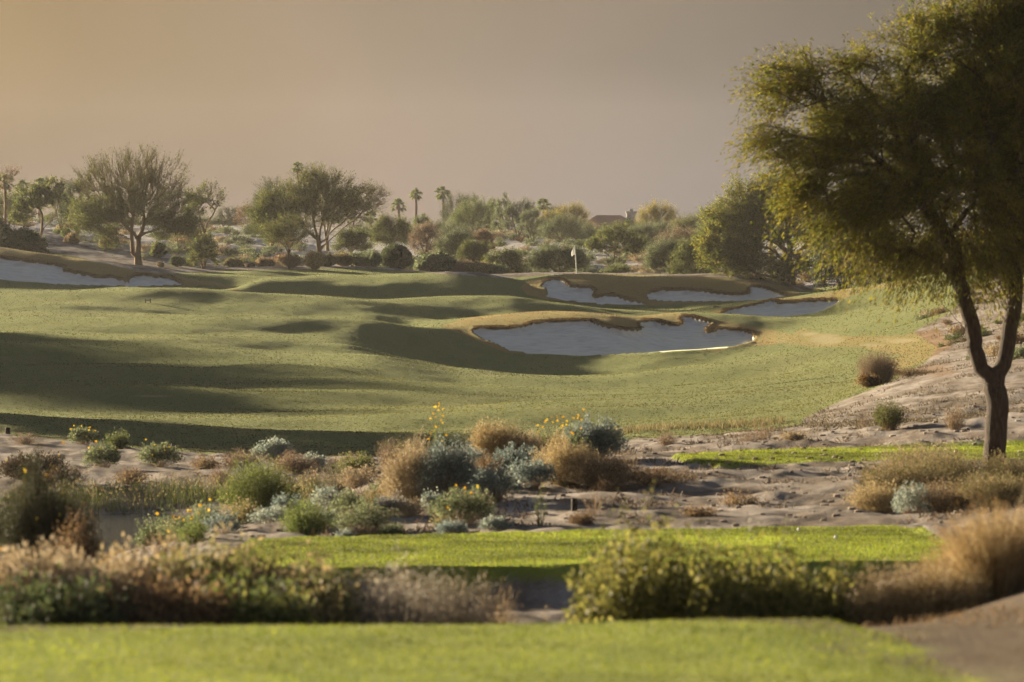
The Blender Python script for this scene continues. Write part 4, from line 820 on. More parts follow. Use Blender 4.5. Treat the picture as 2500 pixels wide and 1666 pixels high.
# trees beyond the left edge whose long shadows cross the fairway
GL = 'trees beyond the left edge of the fairway'
SHT = []
for i, (X_, Y_, h_, w_) in enumerate(((-44, 182, 7.2, 13), (-50, 193, 8, 13), (-55, 206, 7.6, 14), (-46, 170, 7, 12), (-39, 158, 6.2, 12), (-52, 180, 8, 13), (-30, 134, 6.0, 10), (-25, 122, 5.0, 9))):
    SHT.append(('shade tree beyond the left edge of the fairway', X_, Y_, h_, w_))
for lab, X_, Y_, h_, w_ in SHT:
    g_ = float(ground(X_, Y_)); yb = HOR + (CAMZ - g_) / Y_ * F; yt = HOR + (CAMZ - g_ - h_) / Y_ * F
    auto_tree(lab, PX0 + X_ / Y_ * F, yt, yb, w_ / Y_ * F, Y_, 'olive', NT=110, trunk_h=.1, nl=9, ll=.36, lw=.2, group=GL)
# ------------------------------------------------------------------ the nearest tree
HR = tree('large near mesquite tree with dark forked trunk and feathery crown at the right edge',
    [[(2425, 1150), (2428, 1100), (2432, 1050), (2436, 1000), (2432, 960), (2422, 930)],
     [(2422, 935), (2395, 900), (2378, 850), (2362, 815), (2345, 790), (2320, 760), (2298, 738), (2278, 715), (2262, 680, .1), (2255, 645, .2)],
     [(2378, 850), (2376, 810), (2366, 770), (2352, 730), (2343, 690), (2335, 640), (2320, 580), (2290, 500, .5)],
     [(2425, 940), (2450, 890), (2462, 830), (2470, 780), (2478, 720), (2470, 640), (2455, 560), (2440, 450, -.4), (2420, 330, -.5)],
     [(2462, 830), (2490, 790), (2530, 740), (2580, 650, -.5), (2620, 520, -.8)],
     [(2320, 600), (2270, 520), (2200, 440), (2120, 370), (2040, 310, .3)],
     [(2345, 700), (2290, 640), (2220, 610), (2170, 612), (2120, 590)],
     [(2290, 500), (2210, 380), (2160, 280), (2100, 200)]],
    [(2080, 530, 60, 50, .9, .7), (2120, 590, 55, 35, .9, .5), (2220, 595, 85, 40, 1.0, .8), (2330, 600, 90, 45, 1.1, .8), (2440, 600, 70, 45, 1.1, .7), (2250, 420, 140, 110, 1.1, .7), (2400, 420, 120, 120, 1.2, .7), (2010, 450, 60, 50, 1, .6), (2340, 250, 170, 130, 1.15, 1.0), (2480, 330, 180, 290, 1.4, 1.1), (2150, 290, 145, 95, .7, 1.2), (2060, 380, 110, 95, .8, 1.2), (1960, 215, 105, 70, .55, 1.2), (1905, 345, 70, 65, .5, .9), (1990, 450, 60, 40, 1, .5), (2090, 180, 90, 50, .9, .7), (2220, 490, 120, 80, 1.3, 1.0), (2120, 500, 80, 60, 1.0, .7),
     (2330, 90, 150, 80, .7, .9), (2480, 60, 140, 100, .8, .9), (2210, 100, 55, 40, .4, .4), (2380, 480, 110, 110, 1.2, 1), (2520, 560, 90, 110, 1.1, .7), (2600, 200, 200, 250, .9, .6), (2280, 580, 70, 40, .9, .5), (2420, 610, 70, 50, .9, .5), (2180, 590, 50, 35, .7, .35)],
    58.0, NT=1250, tr=.168, tipr=.005, tw=10, twl=.7, tww=.006, twc='brown', nl=16, ll=.075, lw=.019, lrnd=.35, pal='hero', up=.1, outw=.8, rnd=.38, droop=.5, hero=True, mid_tw=.8, lsig=.03, spread=.55, dscale=.9, name='mesquite_tree')
# ------------------------------------------------------------------ shrubs
def sh(label, cx, yb, wp, hp, kind, d=None, dmin=47.5, group=None, name='desert_shrub', cat='shrub', **kw):
    if d is None: b = hit(cx, yb, dmin)
    else: b = on(cx, d)
    dd = b[1]; w_ = wp / F * dd; h_ = hp / F * dd
    if 40 < dd < 66: w_ *= 1.3; h_ *= 1.45
    ty = kw.pop('ty', None)
    if ty: h_ = (z_at(ty, dd) - b[2]) * 1.02
    K = dict(KIND[kind]); K.update(kw); dens = K.pop('dens', 1.0); near = max(.6, min(3.2, 58 / dd))
    K['ll'] = K['ll'] / min(1.6, near) if dd < 58 else K['ll'] * min(2.2, (dd / 58) ** .5); K['lw'] = K['lw'] / min(1.6, near) if dd < 58 else K['lw'] * min(2.2, (dd / 58) ** .5)
    dens *= 1.5 if dd < 40 else 1.0; area = max(.15, w_ * h_); K['ns'] = int(K['ns'] * dens * min(7.0, max(.35, area / .5)))
    return shrub(label, cat, b, w_, h_, name=name, group=group, **K)
KIND = dict(
    sage=dict(pal='sage', ns=230, nl=16, ll=.040, lw=.021, t0=.62, sig=.022, lump=.14, top='dome', low=.25),
    blue=dict(pal='bluegrey', ns=230, nl=17, ll=.040, lw=.020, t0=.6, sig=.024, lump=.16, top='dome', low=.2),
    greyg=dict(pal='greygreen', ns=210, nl=16, ll=.040, lw=.019, t0=.5, sig=.03, lump=.25, top='dome', low=.2),
    straw=dict(pal='straw', stem='straw', ns=520, nl=9, ll=.042, lw=.014, t0=.45, sig=.02, lump=.3, bend=.35, sw=.006, top='dome', mat=M_STRAW, low=.15),
    tan=dict(pal='tan', stem='tan', ns=420, nl=9, ll=.040, lw=.014, t0=.4, sig=.025, lump=.3, bend=.25, sw=.006, top='dome', mat=M_STRAW, low=.15),
    twig=dict(pal='twig', stem='twig', ns=420, nl=6, ll=.035, lw=.010, t0=.3, sig=.02, lump=.25, bend=.1, sw=.006, top='dome', mat=M_STRAW, low=.2),
    green=dict(pal='green', ns=300, nl=16, ll=.045, lw=.013, t0=.35, sig=.02, lump=.25, stem='olive', top='dome', low=.2, bend=.05),
    olive=dict(pal='olive', ns=260, nl=16, ll=.042, lw=.018, t0=.35, sig=.03, lump=.28, stem='olive', top='dome', low=.2),
    dark=dict(pal='dark', ns=300, nl=18, ll=.045, lw=.022, t0=.4, sig=.03, lump=.2, stem='brown', top='dome', low=.3),
    tuft=dict(pal='straw', stem='straw', ns=380, nl=2, ll=.05, lw=.012, t0=.7, sig=.01, lump=.15, bend=.5, sw=.010, top='flat', mat=M_STRAW, foot=.06))
GM = 'shrubs on the mound between the tees'
sh('dark blue-grey round bush highest on the mound, right of the tall yellow flowers', 1446, 1118, 118, 78, 'blue', d=64, dens=1.5, group=GM, lump=.18)
sh('blue-green ball bush half behind the pale straw bush', 1262, 1175, 98, 66, 'blue', dens=1.3, group=GM)
sh('neat light blue-green ball bush alone on bare sand', 1299, 1196, 92, 54, 'sage', dens=1.3, group=GM, pal='bluegrey')
sh('big dark blue-grey brush in the centre of the mound', 1085, 1228, 140, 112, 'blue', dens=1.5, group=GM)
sh('blue-grey bush touching the right side of the big dark one', 1178, 1215, 80, 52, 'blue', group=GM)
sh('ragged pale sage bush lower right of the big dark one', 1212, 1228, 78, 68, 'sage', group=GM)
sh('shadowy grey bush between the straw plants on top of the mound', 1150, 1152, 78, 56, 'greyg', d=60, group=GM, pal='bluegrey')
sh('tall glowing straw bush on the left flank of the big dark brush', 1000, 1238, 118, 128, 'straw', dens=1.5, group=GM, pal='pink', lump=.35)
sh('orange-lit low straw bush at the foot of the glowing straw bush', 968, 1236, 70, 62, 'straw', group=GM)
sh('feathery straw grass crowning the top of the mound', 1205, 1142, 92, 84, 'straw', d=62, dens=1.2, group=GM, top='flat')
sh('second feathery straw grass right of the crown, behind the blue ball', 1275, 1142, 90, 62, 'straw', d=62, dens=1.1, group=GM, top='flat', pal='pink')
sh('widest pale straw bush spilling to the right over the sand', 1385, 1188, 150, 92, 'straw', dens=1.8, group=GM)
sh('lower tan half of the straw spill right of the widest straw bush', 1470, 1190, 150, 62, 'tan', dens=1.4, group=GM)
sh('flat brown matted tail of dry brush running right from the straw spill', 1590, 1182, 160, 30, 'tan', dens=1.0, group=GM, pal='brown')
sh('grey rounded brush with yellow flowers around its foot', 1130, 1284, 122, 68, 'sage', dens=1.4, group=GM, pal='greygreen', flowers=6, fr=.035)
sh('small upright pale sage left of the flowered grey brush', 1055, 1255, 40, 42, 'sage', group=GM)
sh('small dense grey ball bush left of the mound centre', 954, 1260, 62, 40, 'sage', dens=1.3, group=GM, pal=[(.22, .22, .20), (.17, .175, .165), (.28, .27, .24)])
sh('dark olive dome with pale rim left of the bare pink sand', 888, 1302, 130, 52, 'greyg', dens=1.5, group=GM)
sh('soft green sage dome left of the two grey mounds', 850, 1268, 76, 54, 'sage', group=GM, pal='greygreen')
sh('tan-grey brush beside the soft green dome', 905, 1255, 74, 48, 'tan', group=GM, pal='mixed')
sh('long pale sage tangle at the upper left foot of the mound', 800, 1250, 80, 46, 'sage', group=GM)
sh('tiny pale tan ball at the back edge of the second tee', 890, 1307, 46, 20, 'tan', d=46.8, group=GM)
sh('tiny blue-grey ball left of the tiny tan one', 842, 1308, 44, 16, 'sage', d=46.6, group=GM)
sh('tiny green-grey ball right of the tiny tan one', 958, 1306, 58, 24, 'sage', d=46.8, group=GM, pal='greygreen')
sh('small low blue-green cushion behind the tee under the flowered brush', 1102, 1303, 66, 24, 'blue', d=47.0, group=GM)
sh('pale low cushion right of the blue-green cushion behind the tee', 1212, 1300, 62, 22, 'sage', d=47.2, group=GM)
sh('thin upright green weed standing alone on bare mound sand', 1320, 1292, 30, 78, 'green', group=GM, dens=.3, top='flat', nl=4)
sh('ghostly thin twig weed right of the dark stump', 1452, 1262, 60, 44, 'twig', group=GM, dens=.25)
sh('dark low matted weed on bare sand, middle right of the mound', 1812, 1232, 95, 22, 'olive', group=GM, dens=.6, pal='brown')
sh('smaller dark matted weed lower left of the other', 1710, 1262, 62, 16, 'olive', group=GM, dens=.5, pal='brown')
sh('tall stalks of bright yellow flowers beside the highest blue-grey bush', 1372, 0, 90, 60, 'olive', d=62, group=GM, flowers=26, fr=.035, fh=.6, dens=.5)
sh('small cluster of bright yellow flowers left of the crowning straw grass', 1068, 0, 50, 70, 'olive', d=61, group=GM, flowers=20, fr=.032, fh=.8, dens=.5)
sh('brown-grey dead brush filling the foot of the crowning straw grass', 1195, 0, 100, 44, 'tan', d=59, group=GM, pal='brown', dens=1.2)
for i, (cx, yb, wp, hp, kd, pl_, l_) in enumerate(((1120, 1190, 70, 44, 'blue', 'bluegrey', 'blue-grey brush filling the gap above the big dark brush'), (1050, 1165, 80, 50, 'straw', 'pink', 'pale straw brush behind the big dark brush'), (1160, 1248, 60, 30, 'tan', 'tan', 'tan litter brush at the right foot of the big dark brush'),
        (1000, 1262, 60, 30, 'tan', 'pink', 'low orange-tan brush left of the upright pale sage'), (1330, 1160, 80, 50, 'straw', 'straw', 'straw brush joining the blue-green ball and the widest straw bush'), (1240, 1205, 50, 26, 'sage', 'sage', 'little sage ball between the ragged sage and the neat ball bush'),
        (930, 1232, 60, 44, 'sage', 'greygreen', 'grey-green brush at the left foot of the orange-lit straw'), (790, 1290, 60, 34, 'sage', 'sage', 'pale sage ball right of the dark green bush'), (1490, 1200, 60, 26, 'tan', 'brown', 'brown brush under the tan half of the spill'),
        (1350, 1120, 90, 40, 'twig', 'twig', 'grey-brown brush under the tall yellow flowers'), (1085, 1290, 40, 24, 'greyg', 'mixed', 'tiny mixed weed left of the flowered grey brush'), (1420, 1290, 60, 20, 'tan', 'brown', 'thin brown weeds at the back edge of the second tee'))):
    sh(l_, cx, yb, wp, hp, kd, group=GM, pal=pl_)
# left half of the mound and the slope to the pond
GL2 = 'shrubs above the pond'
sh('bright green bush above the pond with lit left shoulder', 635, 1290, 165, 112, 'green', d=57, dens=1.5, group=GL2, pal=[(.13, .165, .04), (.09, .12, .03), (.19, .21, .06)])
sh('smaller yellow-green bush against the right side of the bright green one', 712, 1262, 80, 60, 'green', d=60, group=GL2, pal='mixed')
sh('dark green bush right at the left end of the second tee', 745, 1316, 120, 62, 'green', d=47.5, dens=1.4, group=GL2)
sh('blue-grey tuft peeping under the bright green bush', 700, 1275, 60, 40, 'blue', d=55, group=GL2)
sh('sparse straw and sage tangle left of the dark green bush', 660, 1312, 80, 36, 'sage', d=50, group=GL2)
sh('olive bush in front of the pond right end', 372, 1310, 72, 58, 'olive', d=55, dens=1.2, group=GL2, pal='greygreen')
sh('pale olive bush rising above the pond right end', 428, 1288, 120, 80, 'olive', d=58.5, dens=1.3, group=GL2, pal='mixed')
sh('olive bush with yellow flowers between the pond and the tee', 450, 1330, 100, 56, 'olive', d=51, group=GL2, flowers=16, fr=.035, pal='greygreen')
sh('blue-grey sage bushlet near the brown bank path', 540, 1338, 80, 40, 'blue', d=49, group=GL2)
sh('grey-brown low bush below the flowered olive bush', 410, 1352, 110, 44, 'twig', d=45, group=GL2)
sh('green bush left of the brown bank', 470, 1350, 70, 44, 'green', d=46, group=GL2)
sh('orange twiggy shrub with olive feet left of the mound', 872, 1140, 84, 54, 'straw', d=72, group=GL2, pal='pink')
sh('olive bush below the orange twiggy shrub', 868, 1182, 96, 66, 'olive', d=66, group=GL2, dens=1.2)
sh('tan dry grass clump below the olive bush on the slope', 872, 1210, 80, 40, 'tan', d=62, group=GL2, pal='pink')
sh('grey-brown twig bush between the olive bush and the glowing straw', 945, 1178, 66, 72, 'twig', d=66, group=GL2)
sh('pale twig bush left of the orange twiggy shrub', 815, 1140, 60, 36, 'twig', d=80, group=GL2)
sh('green-grey tall weeds behind the glowing straw bush', 985, 1140, 130, 66, 'twig', d=68, group=GL2, top='flat', pal='olive', dens=.8)
sh('tall ghostly grass stalks above the mound top', 1235, 1120, 120, 110, 'twig', d=66, group=GL2, top='flat', dens=.16, nl=3, sw=.004)
sh('grey sage bush with orange stems at the fairway edge', 668, 1162, 112, 64, 'sage', d=82, dens=1.3, group=GL2, pal='sage', stem='tan')
sh('low wide dry brush left of the glowing sage with orange stems', 590, 1182, 120, 52, 'tan', d=76, group=GL2, pal='twig')
sh('low dry brush lower right of the sage with orange stems', 720, 1192, 130, 56, 'tan', d=74, group=GL2, pal='twig')
sh('sage tangle behind the bright green bush', 770, 1215, 110, 46, 'twig', d=68, group=GL2)
sh('grey bush with yellow flowers beside the second rope post', 203, 1118, 78, 42, 'sage', d=90, group=GL2, flowers=14, fr=.04, pal='greygreen')
sh('olive fan-shaped bush right of the flowered one by the posts', 286, 1138, 60, 52, 'olive', d=87, group=GL2, top='flat')
sh('grey-green bush with dead lower stems on the left bank', 390, 1180, 104, 66, 'sage', d=78, group=GL2, pal='greygreen', stem='twig', flowers=6, fr=.03)
sh('matching grey bush left of the one with dead lower stems', 250, 1192, 104, 70, 'sage', d=76, group=GL2, pal='greygreen', flowers=8, fr=.035)
sh('dark brown rounded bush at the left frame edge above the flowered shrub', 80, 1220, 170, 66, 'dark', d=70, dens=1.6, group=GL2, pal=[(.06, .045, .028), (.045, .04, .025), (.09, .065, .04)], flowers=6, fr=.03)
sh('pale dry bush behind the dark brown rounded one', 60, 1130, 70, 32, 'twig', d=88, group=GL2)
for cx, wp, hp, d_, kd, pl_, l_ in ((540, 90, 50, 70, 'twig', 'twig', 'grey twig brush at the right end of the reeds'), (620, 100, 44, 72, 'twig', 'sage', 'pale twiggy sage behind the bright green bush'), (500, 80, 40, 76, 'tan', 'tan', 'tan brush on the bank above the reeds'), (760, 80, 44, 80, 'sage', 'sage', 'grey sage at the fairway edge right of the glowing sage'),
        (700, 90, 50, 66, 'twig', 'twig', 'grey twig brush right of the bright green bush'), (820, 80, 56, 63, 'twig', 'greygreen', 'grey-green twig brush above the soft green dome'), (320, 100, 44, 70, 'tan', 'brown', 'brown brush behind the reeds under the grey bank bushes'), (150, 110, 60, 69, 'tan', 'brown', 'brown brush between the left edge bush and the reeds'),
        (600, 80, 46, 52, 'olive', 'mixed', 'mixed olive brush left of the second tee end'), (560, 70, 44, 55, 'tan', 'pink', 'pale dry brush by the bank path'), (505, 80, 50, 54, 'olive', 'greygreen', 'grey-olive brush between pond bushes and bank path')):
    sh(l_, cx, 0, wp, hp, kd, d=d_, group=GL2, pal=pl_)
# reeds along the far pond edge
qr = QB(); nR = 5200; xr = rng.uniform(-9.0, -3.4, nR); yr = 66.2 + rng.uniform(0, 2.6, nR) - .25 * np.abs(xr + 6); hr_ = rng.uniform(.12, .30, nR) * (1 + .25 * np.sin(xr * 3.1))
qr.strands(np.stack([xr, yr, ground(xr, yr) - .04], -1), np.stack([rng.normal(0, .12, nR), rng.normal(0, .12, nR), np.ones(nR)], -1), hr_, .012, rng.normal(0, .12, (nR, 3)), 2, pick('olive', nR) * .8)
iR = rng.integers(0, nR, 1500); qr.leaves(np.stack([xr, yr, ground(xr, yr)], -1)[iR] + np.stack([np.zeros(1500), np.zeros(1500), hr_[iR]], -1), rng.normal(0, .4, (1500, 3)) + (0, 0, 1), .05, .022, pick('straw', 1500) * .7)
tag(qr.build('reeds', M_STRAW), 'belt of dark reeds with rusty tips along the far pond edge', 'reeds', kind='stuff')
# ---- foreground row behind the nearest tee
GF = 'shrubs behind the nearest tee'
sh('big dark shrub with yellow flowers at the left frame edge', 95, 1400, 330, 215, 'dark', d=33, ty=1150, dens=4.5, group=GF, flowers=18, fr=.026, pal=[(.028, .036, .018), (.042, .048, .022)], stem=[(.05, .04, .025)], fh=.12)
sh('dark brown dead brush on the right side of the big flowered shrub', 180, 1410, 150, 175, 'dark', d=32, ty=1255, dens=2, group=GF, pal='brown', stem='brown')
sh('rusty dry stalks behind the dark brown brush beside the pond', 190, 1290, 90, 100, 'tan', d=36, ty=1235, dens=.4, group=GF, top='flat', pal='pink')
xs = [(-60, 24.0, 190, 205, 'tan', 'straw brush cut by the left frame edge', 'pink'), (90, 23.4, 230, 225, 'straw', 'pale seed-headed grass clump at the far left of the front row', 'pink'), (235, 24.0, 200, 205, 'straw', 'pale seed-headed grass clump, second from the left of the front row', 'pink'),
      (350, 24.6, 210, 195, 'tan', 'amber dry brush in the middle of the left front row', 'straw'), (470, 24.4, 210, 190, 'olive', 'green-amber mixed brush left of the twig shrub', 'mixed'), (590, 24.6, 200, 185, 'olive', 'yellowish leafy brush below the twig shrub', 'mixed'),
      (700, 24.2, 190, 150, 'tan', 'tawny brush between the leafy brush and the grey sage', 'mixed'), (790, 23.8, 130, 130, 'olive', 'low olive flowering brush at the left foot of the grey sage', 'mixed'),
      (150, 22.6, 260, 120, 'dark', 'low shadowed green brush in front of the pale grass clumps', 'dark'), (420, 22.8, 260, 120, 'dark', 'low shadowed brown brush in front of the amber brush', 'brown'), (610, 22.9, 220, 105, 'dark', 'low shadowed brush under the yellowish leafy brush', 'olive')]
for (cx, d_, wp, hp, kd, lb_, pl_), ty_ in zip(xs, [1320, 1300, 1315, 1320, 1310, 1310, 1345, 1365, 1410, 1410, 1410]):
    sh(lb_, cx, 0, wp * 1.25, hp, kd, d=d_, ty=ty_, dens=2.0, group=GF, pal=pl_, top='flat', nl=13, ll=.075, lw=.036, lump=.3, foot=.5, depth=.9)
sh('bare twig shrub with sparse buds in front of the second tee left end', 700, 0, 230, 240, 'twig', d=27, ty=1290, dens=.16, group=GF, top='flat', nl=10, sw=.007, pal='olive', stem='brown')
sh('small bare twig shrub left of the sparse budded one', 600, 0, 130, 220, 'twig', d=27.5, ty=1310, dens=.14, group=GF, top='flat', nl=10, sw=.006, pal='olive', stem='brown')
sh('wide silver-brown sage clump with upright plumes left of the gap', 950, 0, 300, 215, 'greyg', d=24.2, ty=1350, dens=2.4, group=GF, top='flat', foot=.5, nl=9, pal=[(.30, .275, .23), (.20, .18, .15), (.38, .35, .29), (.26, .26, .22)], stem='twig')
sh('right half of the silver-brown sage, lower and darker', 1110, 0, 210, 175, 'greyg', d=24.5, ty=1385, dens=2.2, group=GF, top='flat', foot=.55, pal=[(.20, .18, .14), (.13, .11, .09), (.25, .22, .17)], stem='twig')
sh('small tan seed-head plant at the left edge of the shaded gap', 1210, 0, 80, 175, 'tan', d=26, ty=1375, dens=.8, group=GF, top='flat')
sh('little pale straw tuft in the shaded gap', 1300, 0, 110, 95, 'straw', d=25.5, ty=1480, dens=.7, group=GF, pal='pink')
for cx, wp, hp, d_, lb_ in ((1530, 210, 1318, 24.5, 'broad yellow-olive leafy bush right of the shaded gap'), (1690, 240, 1322, 24.3, 'middle yellow-olive leafy bush of the hedge-like row'), (1850, 230, 1335, 24.6, 'right yellow-olive leafy bush below the dark tee edge'), (1985, 190, 1370, 24.8, 'paler leafy bush at the right end of the hedge-like row')):
    sh(lb_, cx, 0, wp * 1.2, 200, 'olive', d=d_, ty=hp, dens=1.25, group=GF, top='flat', foot=.45, pal=[(.21, .20, .05), (.15, .15, .04), (.28, .26, .07), (.10, .105, .03)], lw=.05, ll=.07, depth=1.1, lump=.45)
sh('taller loose sprays rising from the left leafy bush over the tee', 1560, 0, 230, 305, 'olive', d=25, ty=1240, dens=1.1, group=GF, top='flat', foot=.4, pal=[(.18, .18, .05), (.12, .13, .04), (.24, .23, .08)], lw=.032, ll=.048)
sh('single leafy sprig rising right of the hedge-like row', 1965, 0, 60, 215, 'olive', d=25.2, ty=1375, dens=.5, group=GF, top='flat')
sh('single leafy sprig reaching over the tee in the middle of the row', 1750, 0, 50, 285, 'olive', d=25.2, ty=1310, dens=.35, group=GF, top='flat')
sh('tawny dry grass mound right of the leafy row', 2150, 0, 230, 200, 'tan', d=24.6, ty=1370, dens=2.6, group=GF, top='flat', foot=.5, pal='straw')
sh('tawny dry grass in front of the tall amber grass', 2290, 0, 230, 190, 'tan', d=24.4, ty=1350, dens=2.4, group=GF, top='flat', foot=.5, pal='straw')
sh('shorter amber grass clump joining the tall one on its left', 2330, 0, 190, 250, 'straw', d=25.2, ty=1290, dens=1.5, group=GF, top='flat', foot=.4, pal=[(.30, .19, .085), (.38, .26, .125)], nl=4)
sh('tall amber grass clump at the right frame edge', 2440, 0, 300, 300, 'straw', d=24.6, ty=1185, dens=2.2, group=GF, top='flat', foot=.4, pal=[(.34, .21, .09), (.42, .28, .13), (.26, .16, .07)], nl=4)
sh('amber grass clump cut by the right frame edge', 2570, 0, 220, 290, 'straw', d=24.9, ty=1210, dens=1.6, group=GF, top='flat', foot=.4, pal=[(.34, .21, .09), (.42, .28, .13)], nl=4)
# ---- under the nearest tree
GT = 'brush under the nearest tree'
for cx, d_, wp, hp, kd, pl_, lb_ in ((2210, 52, 150, 80, 'tan', 'mixed', 'tan-green brush at the left end under the nearest tree'), (2300, 53.5, 150, 85, 'tan', 'mixed', 'green-brown brush just left of the forked trunk foot'), (2390, 51.5, 130, 56, 'tan', 'mixed', 'brown brush in front of the forked trunk foot'),
                                     (2485, 53, 140, 66, 'tan', 'mixed', 'brush right of the forked trunk at the frame edge'), (2150, 50.5, 110, 60, 'straw', 'straw', 'low straw brush at the lower left of the tree brush'), (2240, 49.5, 90, 62, 'sage', 'sage', 'pale sage bushlet in the low brush under the tree'),
                                     (2330, 49.5, 150, 60, 'tan', 'tan', 'low tan brush below the trunk foot'), (2440, 49, 150, 60, 'tan', 'mixed', 'low tan brush at the right frame edge below the trunk'), (2260, 55, 130, 90, 'tan', 'pink', 'feathery tan stems reaching over the far tee')):
    sh(lb_, cx, 0, wp * 1.1, hp, kd, d=d_, dens=1.4, group=GT, pal=pl_, top='flat', foot=.4)
# ---- right slope
GR2 = 'dry bushes on the right sandy slope'
sh('round fan-shaped dry bush with dark orange foot at the fairway edge', 2145, 0, 100, 92, 'twig', d=120, dens=1.6, group=GR2, top='flat', foot=.3, pal='twig')
sh('small orange-brown bush at the foot of the round fan-shaped one', 2125, 0, 55, 34, 'dark', d=118.5, group=GR2, pal=[(.16, .09, .03), (.10, .06, .02)])
sh('dry bush with green crown just beyond the far tee', 2170, 0, 84, 82, 'tan', d=74, dens=1.2, group=GR2, pal='olive', top='flat', foot=.3, stem='tan')
sh('thin reddish dry bush left of the trunk beyond the far tee', 2332, 0, 66, 66, 'twig', d=72, dens=.8, group=GR2, pal='tan', top='flat', foot=.3)
sh('white-stemmed thin dead bush on the sandy slope', 2112, 0, 44, 46, 'twig', d=84, dens=.25, group=GR2, top='flat')
sh('small straw bush at the back of the far tee', 1942, 0, 62, 30, 'straw', d=71, group=GR2, pal='pink')
sh('grey flat bush on the sand above the straw spill', 1630, 0, 60, 34, 'twig', d=74, group=GR2)
sh('faint dry weeds left of the small straw bush', 1835, 0, 110, 34, 'twig', d=72, group=GR2, dens=.4)
sh('thin dry plant standing in front of the fairway near the far tee', 1862, 0, 60, 56, 'twig', d=76, group=GR2, dens=.35, pal='tan', top='flat')
sh('green bush on the slope seen right of the trunk', 2490, 0, 60, 40, 'greyg', d=120, group=GR2)
sh('low grassy scrub line along the slope crest right of the round bush', 2225, 0, 120, 22, 'tan', d=122, group=GR2, dens=.6, pal='brown')
# ---- around the green
GG = 'shrubs at the back edge of the green'
b_ = on(768, 285.5)
sh('golden fountain grass tuft at the back of the green below the palo verde', 768, 0, 42, 56, 'tuft', d=282.5, group=GG, ns=420, sw=.03, dens=1, ll=.08, lw=.03, bend=.35)
sh('pale dry bush left of the golden fountain grass', 712, 0, 46, 34, 'twig', d=285, group=GG, dens=2, pal='twig')
sh('dark shaggy round bush with sharp silhouette behind the green', 966, 0, 78, 66, 'dark', d=296, group=GG, ns=900, nl=16, dens=1, ll=.09, lw=.03, sw=.02, t0=.3, lump=.05)
sh('blue-grey mound bush right of the dark shaggy round one', 1062, 0, 92, 48, 'blue', d=299, group=GG, ns=600, nl=14, dens=1, ll=.08, lw=.04, pal='greygreen')
sh('pinkish dry bush right of the blue-grey mound', 1125, 0, 76, 38, 'twig', d=299, group=GG, dens=1.5)
for i, (cx, wv, hv, pl_, l_) in enumerate(((800, 46, 30, 'mixed', 'low yellow-lit flowering bush right of the golden tuft'), (840, 50, 34, 'mixed', 'second low yellow-lit bush right of the golden tuft'), (880, 52, 36, 'greygreen', 'taller pale bush next to the dark shaggy bush'), (912, 40, 40, 'greygreen', 'grey bush touching the dark shaggy bush'), (1170, 60, 34, 'mixed', 'olive glinting bush at the green back edge, left of the flag'), (1210, 56, 30, 'greygreen', 'grey low bush at the green back edge nearest the flag'), (640, 36, 24, 'tan', 'small orange tuft near the boulder'), (655, 30, 20, 'brown', 'brown ground bush next to the small orange tuft'))):
    sh(l_, cx, 0, wv, hv, 'olive', d=(296 if cx > 1000 else 289) + (i % 3) * .8, group=GG, dens=1.0, pal=pl_, ll=.05, lw=.025, top='flat', foot=.4, lump=.5, stem='tan')
for i, (cx, d_, wv, hv, kd, pl_, l_) in enumerate(((45, 264, 130, 62, 'dark', 'dark', 'broad dark bush on the mound at the left frame edge'), (-20, 266, 120, 80, 'dark', 'dark', 'dark bush cut by the left frame edge above the bunker ridge'), (100, 265, 50, 26, 'dark', 'olive', 'small bush on the right of the broad dark bush'), (176, 292, 40, 26, 'tan', 'tan', 'rounded tan bush on the slope left of the twin trunks'), (163, 300, 22, 20, 'green', 'green', 'small green ball bush above the rounded tan bush'),
                                                   (265, 292, 44, 40, 'olive', 'mixed', 'straw-footed bush left of the twin trunks'), (385, 292, 36, 36, 'olive', 'olive', 'thin olive sapling right of the twin trunks'), (432, 278, 30, 26, 'greyg', 'greygreen', 'small pale bush at the fairway end of the left slope'), (392, 276, 12, 12, 'straw', 'pink', 'tiny orange tuft on the left slope'), (570, 290, 40, 20, 'olive', 'mixed', 'low lit bush left of the boulder'), (460, 284, 50, 22, 'greyg', 'greygreen', 'low grey bush at the foot of the bushy shrub-tree'))):
    sh(l_, cx, 0, wv, hv, kd, d=d_, group='shrubs on the left slope', dens=1.3, pal=pl_, ll=.06, lw=.035)
# ---- many small desert shrubs on the far sand (copies of four plants)
protos = []
for pl_, kd, l_ in (('greygreen', 'greyg', 'small grey-green scrub bush on the far pale sand'), ('olive', 'olive', 'small olive scrub bush on the far pale sand'), ('pink', 'straw', 'small pinkish dry tussock on the far pale sand'), ('brown', 'dark', 'small dark brown scrub bush on the far pale sand')):
    k = dict(KIND[kd]); k.update(pal=pl_, ns=90, nl=9, ll=.12, lw=.06, sw=.02, name='scrub_bush'); protos.append(shrub(l_, 'shrub', (0, 0, 0), 1.5, .8, group=l_.replace('bush', 'bushes').replace('tussock', 'tussocks'), **k))
used = [False] * 4
def scat(n_, x0, x1, d0, d1, wt, s0=.6, s1=1.3):
    for i in range(n_):
        px_ = rng.uniform(x0, x1); d_ = rng.uniform(d0, d1); b = on(px_, d_); j = int(rng.choice(4, p=np.array(wt) / sum(wt))); s_ = rng.uniform(s0, s1)
        if not used[j]: used[j] = True; protos[j].location = tuple(b); protos[j].scale = (s_, s_, s_ * rng.uniform(.8, 1.1)); continue
        dup(protos[j], tuple(b), rng.uniform(0, 6.28), (s_, s_, s_ * rng.uniform(.8, 1.1)))
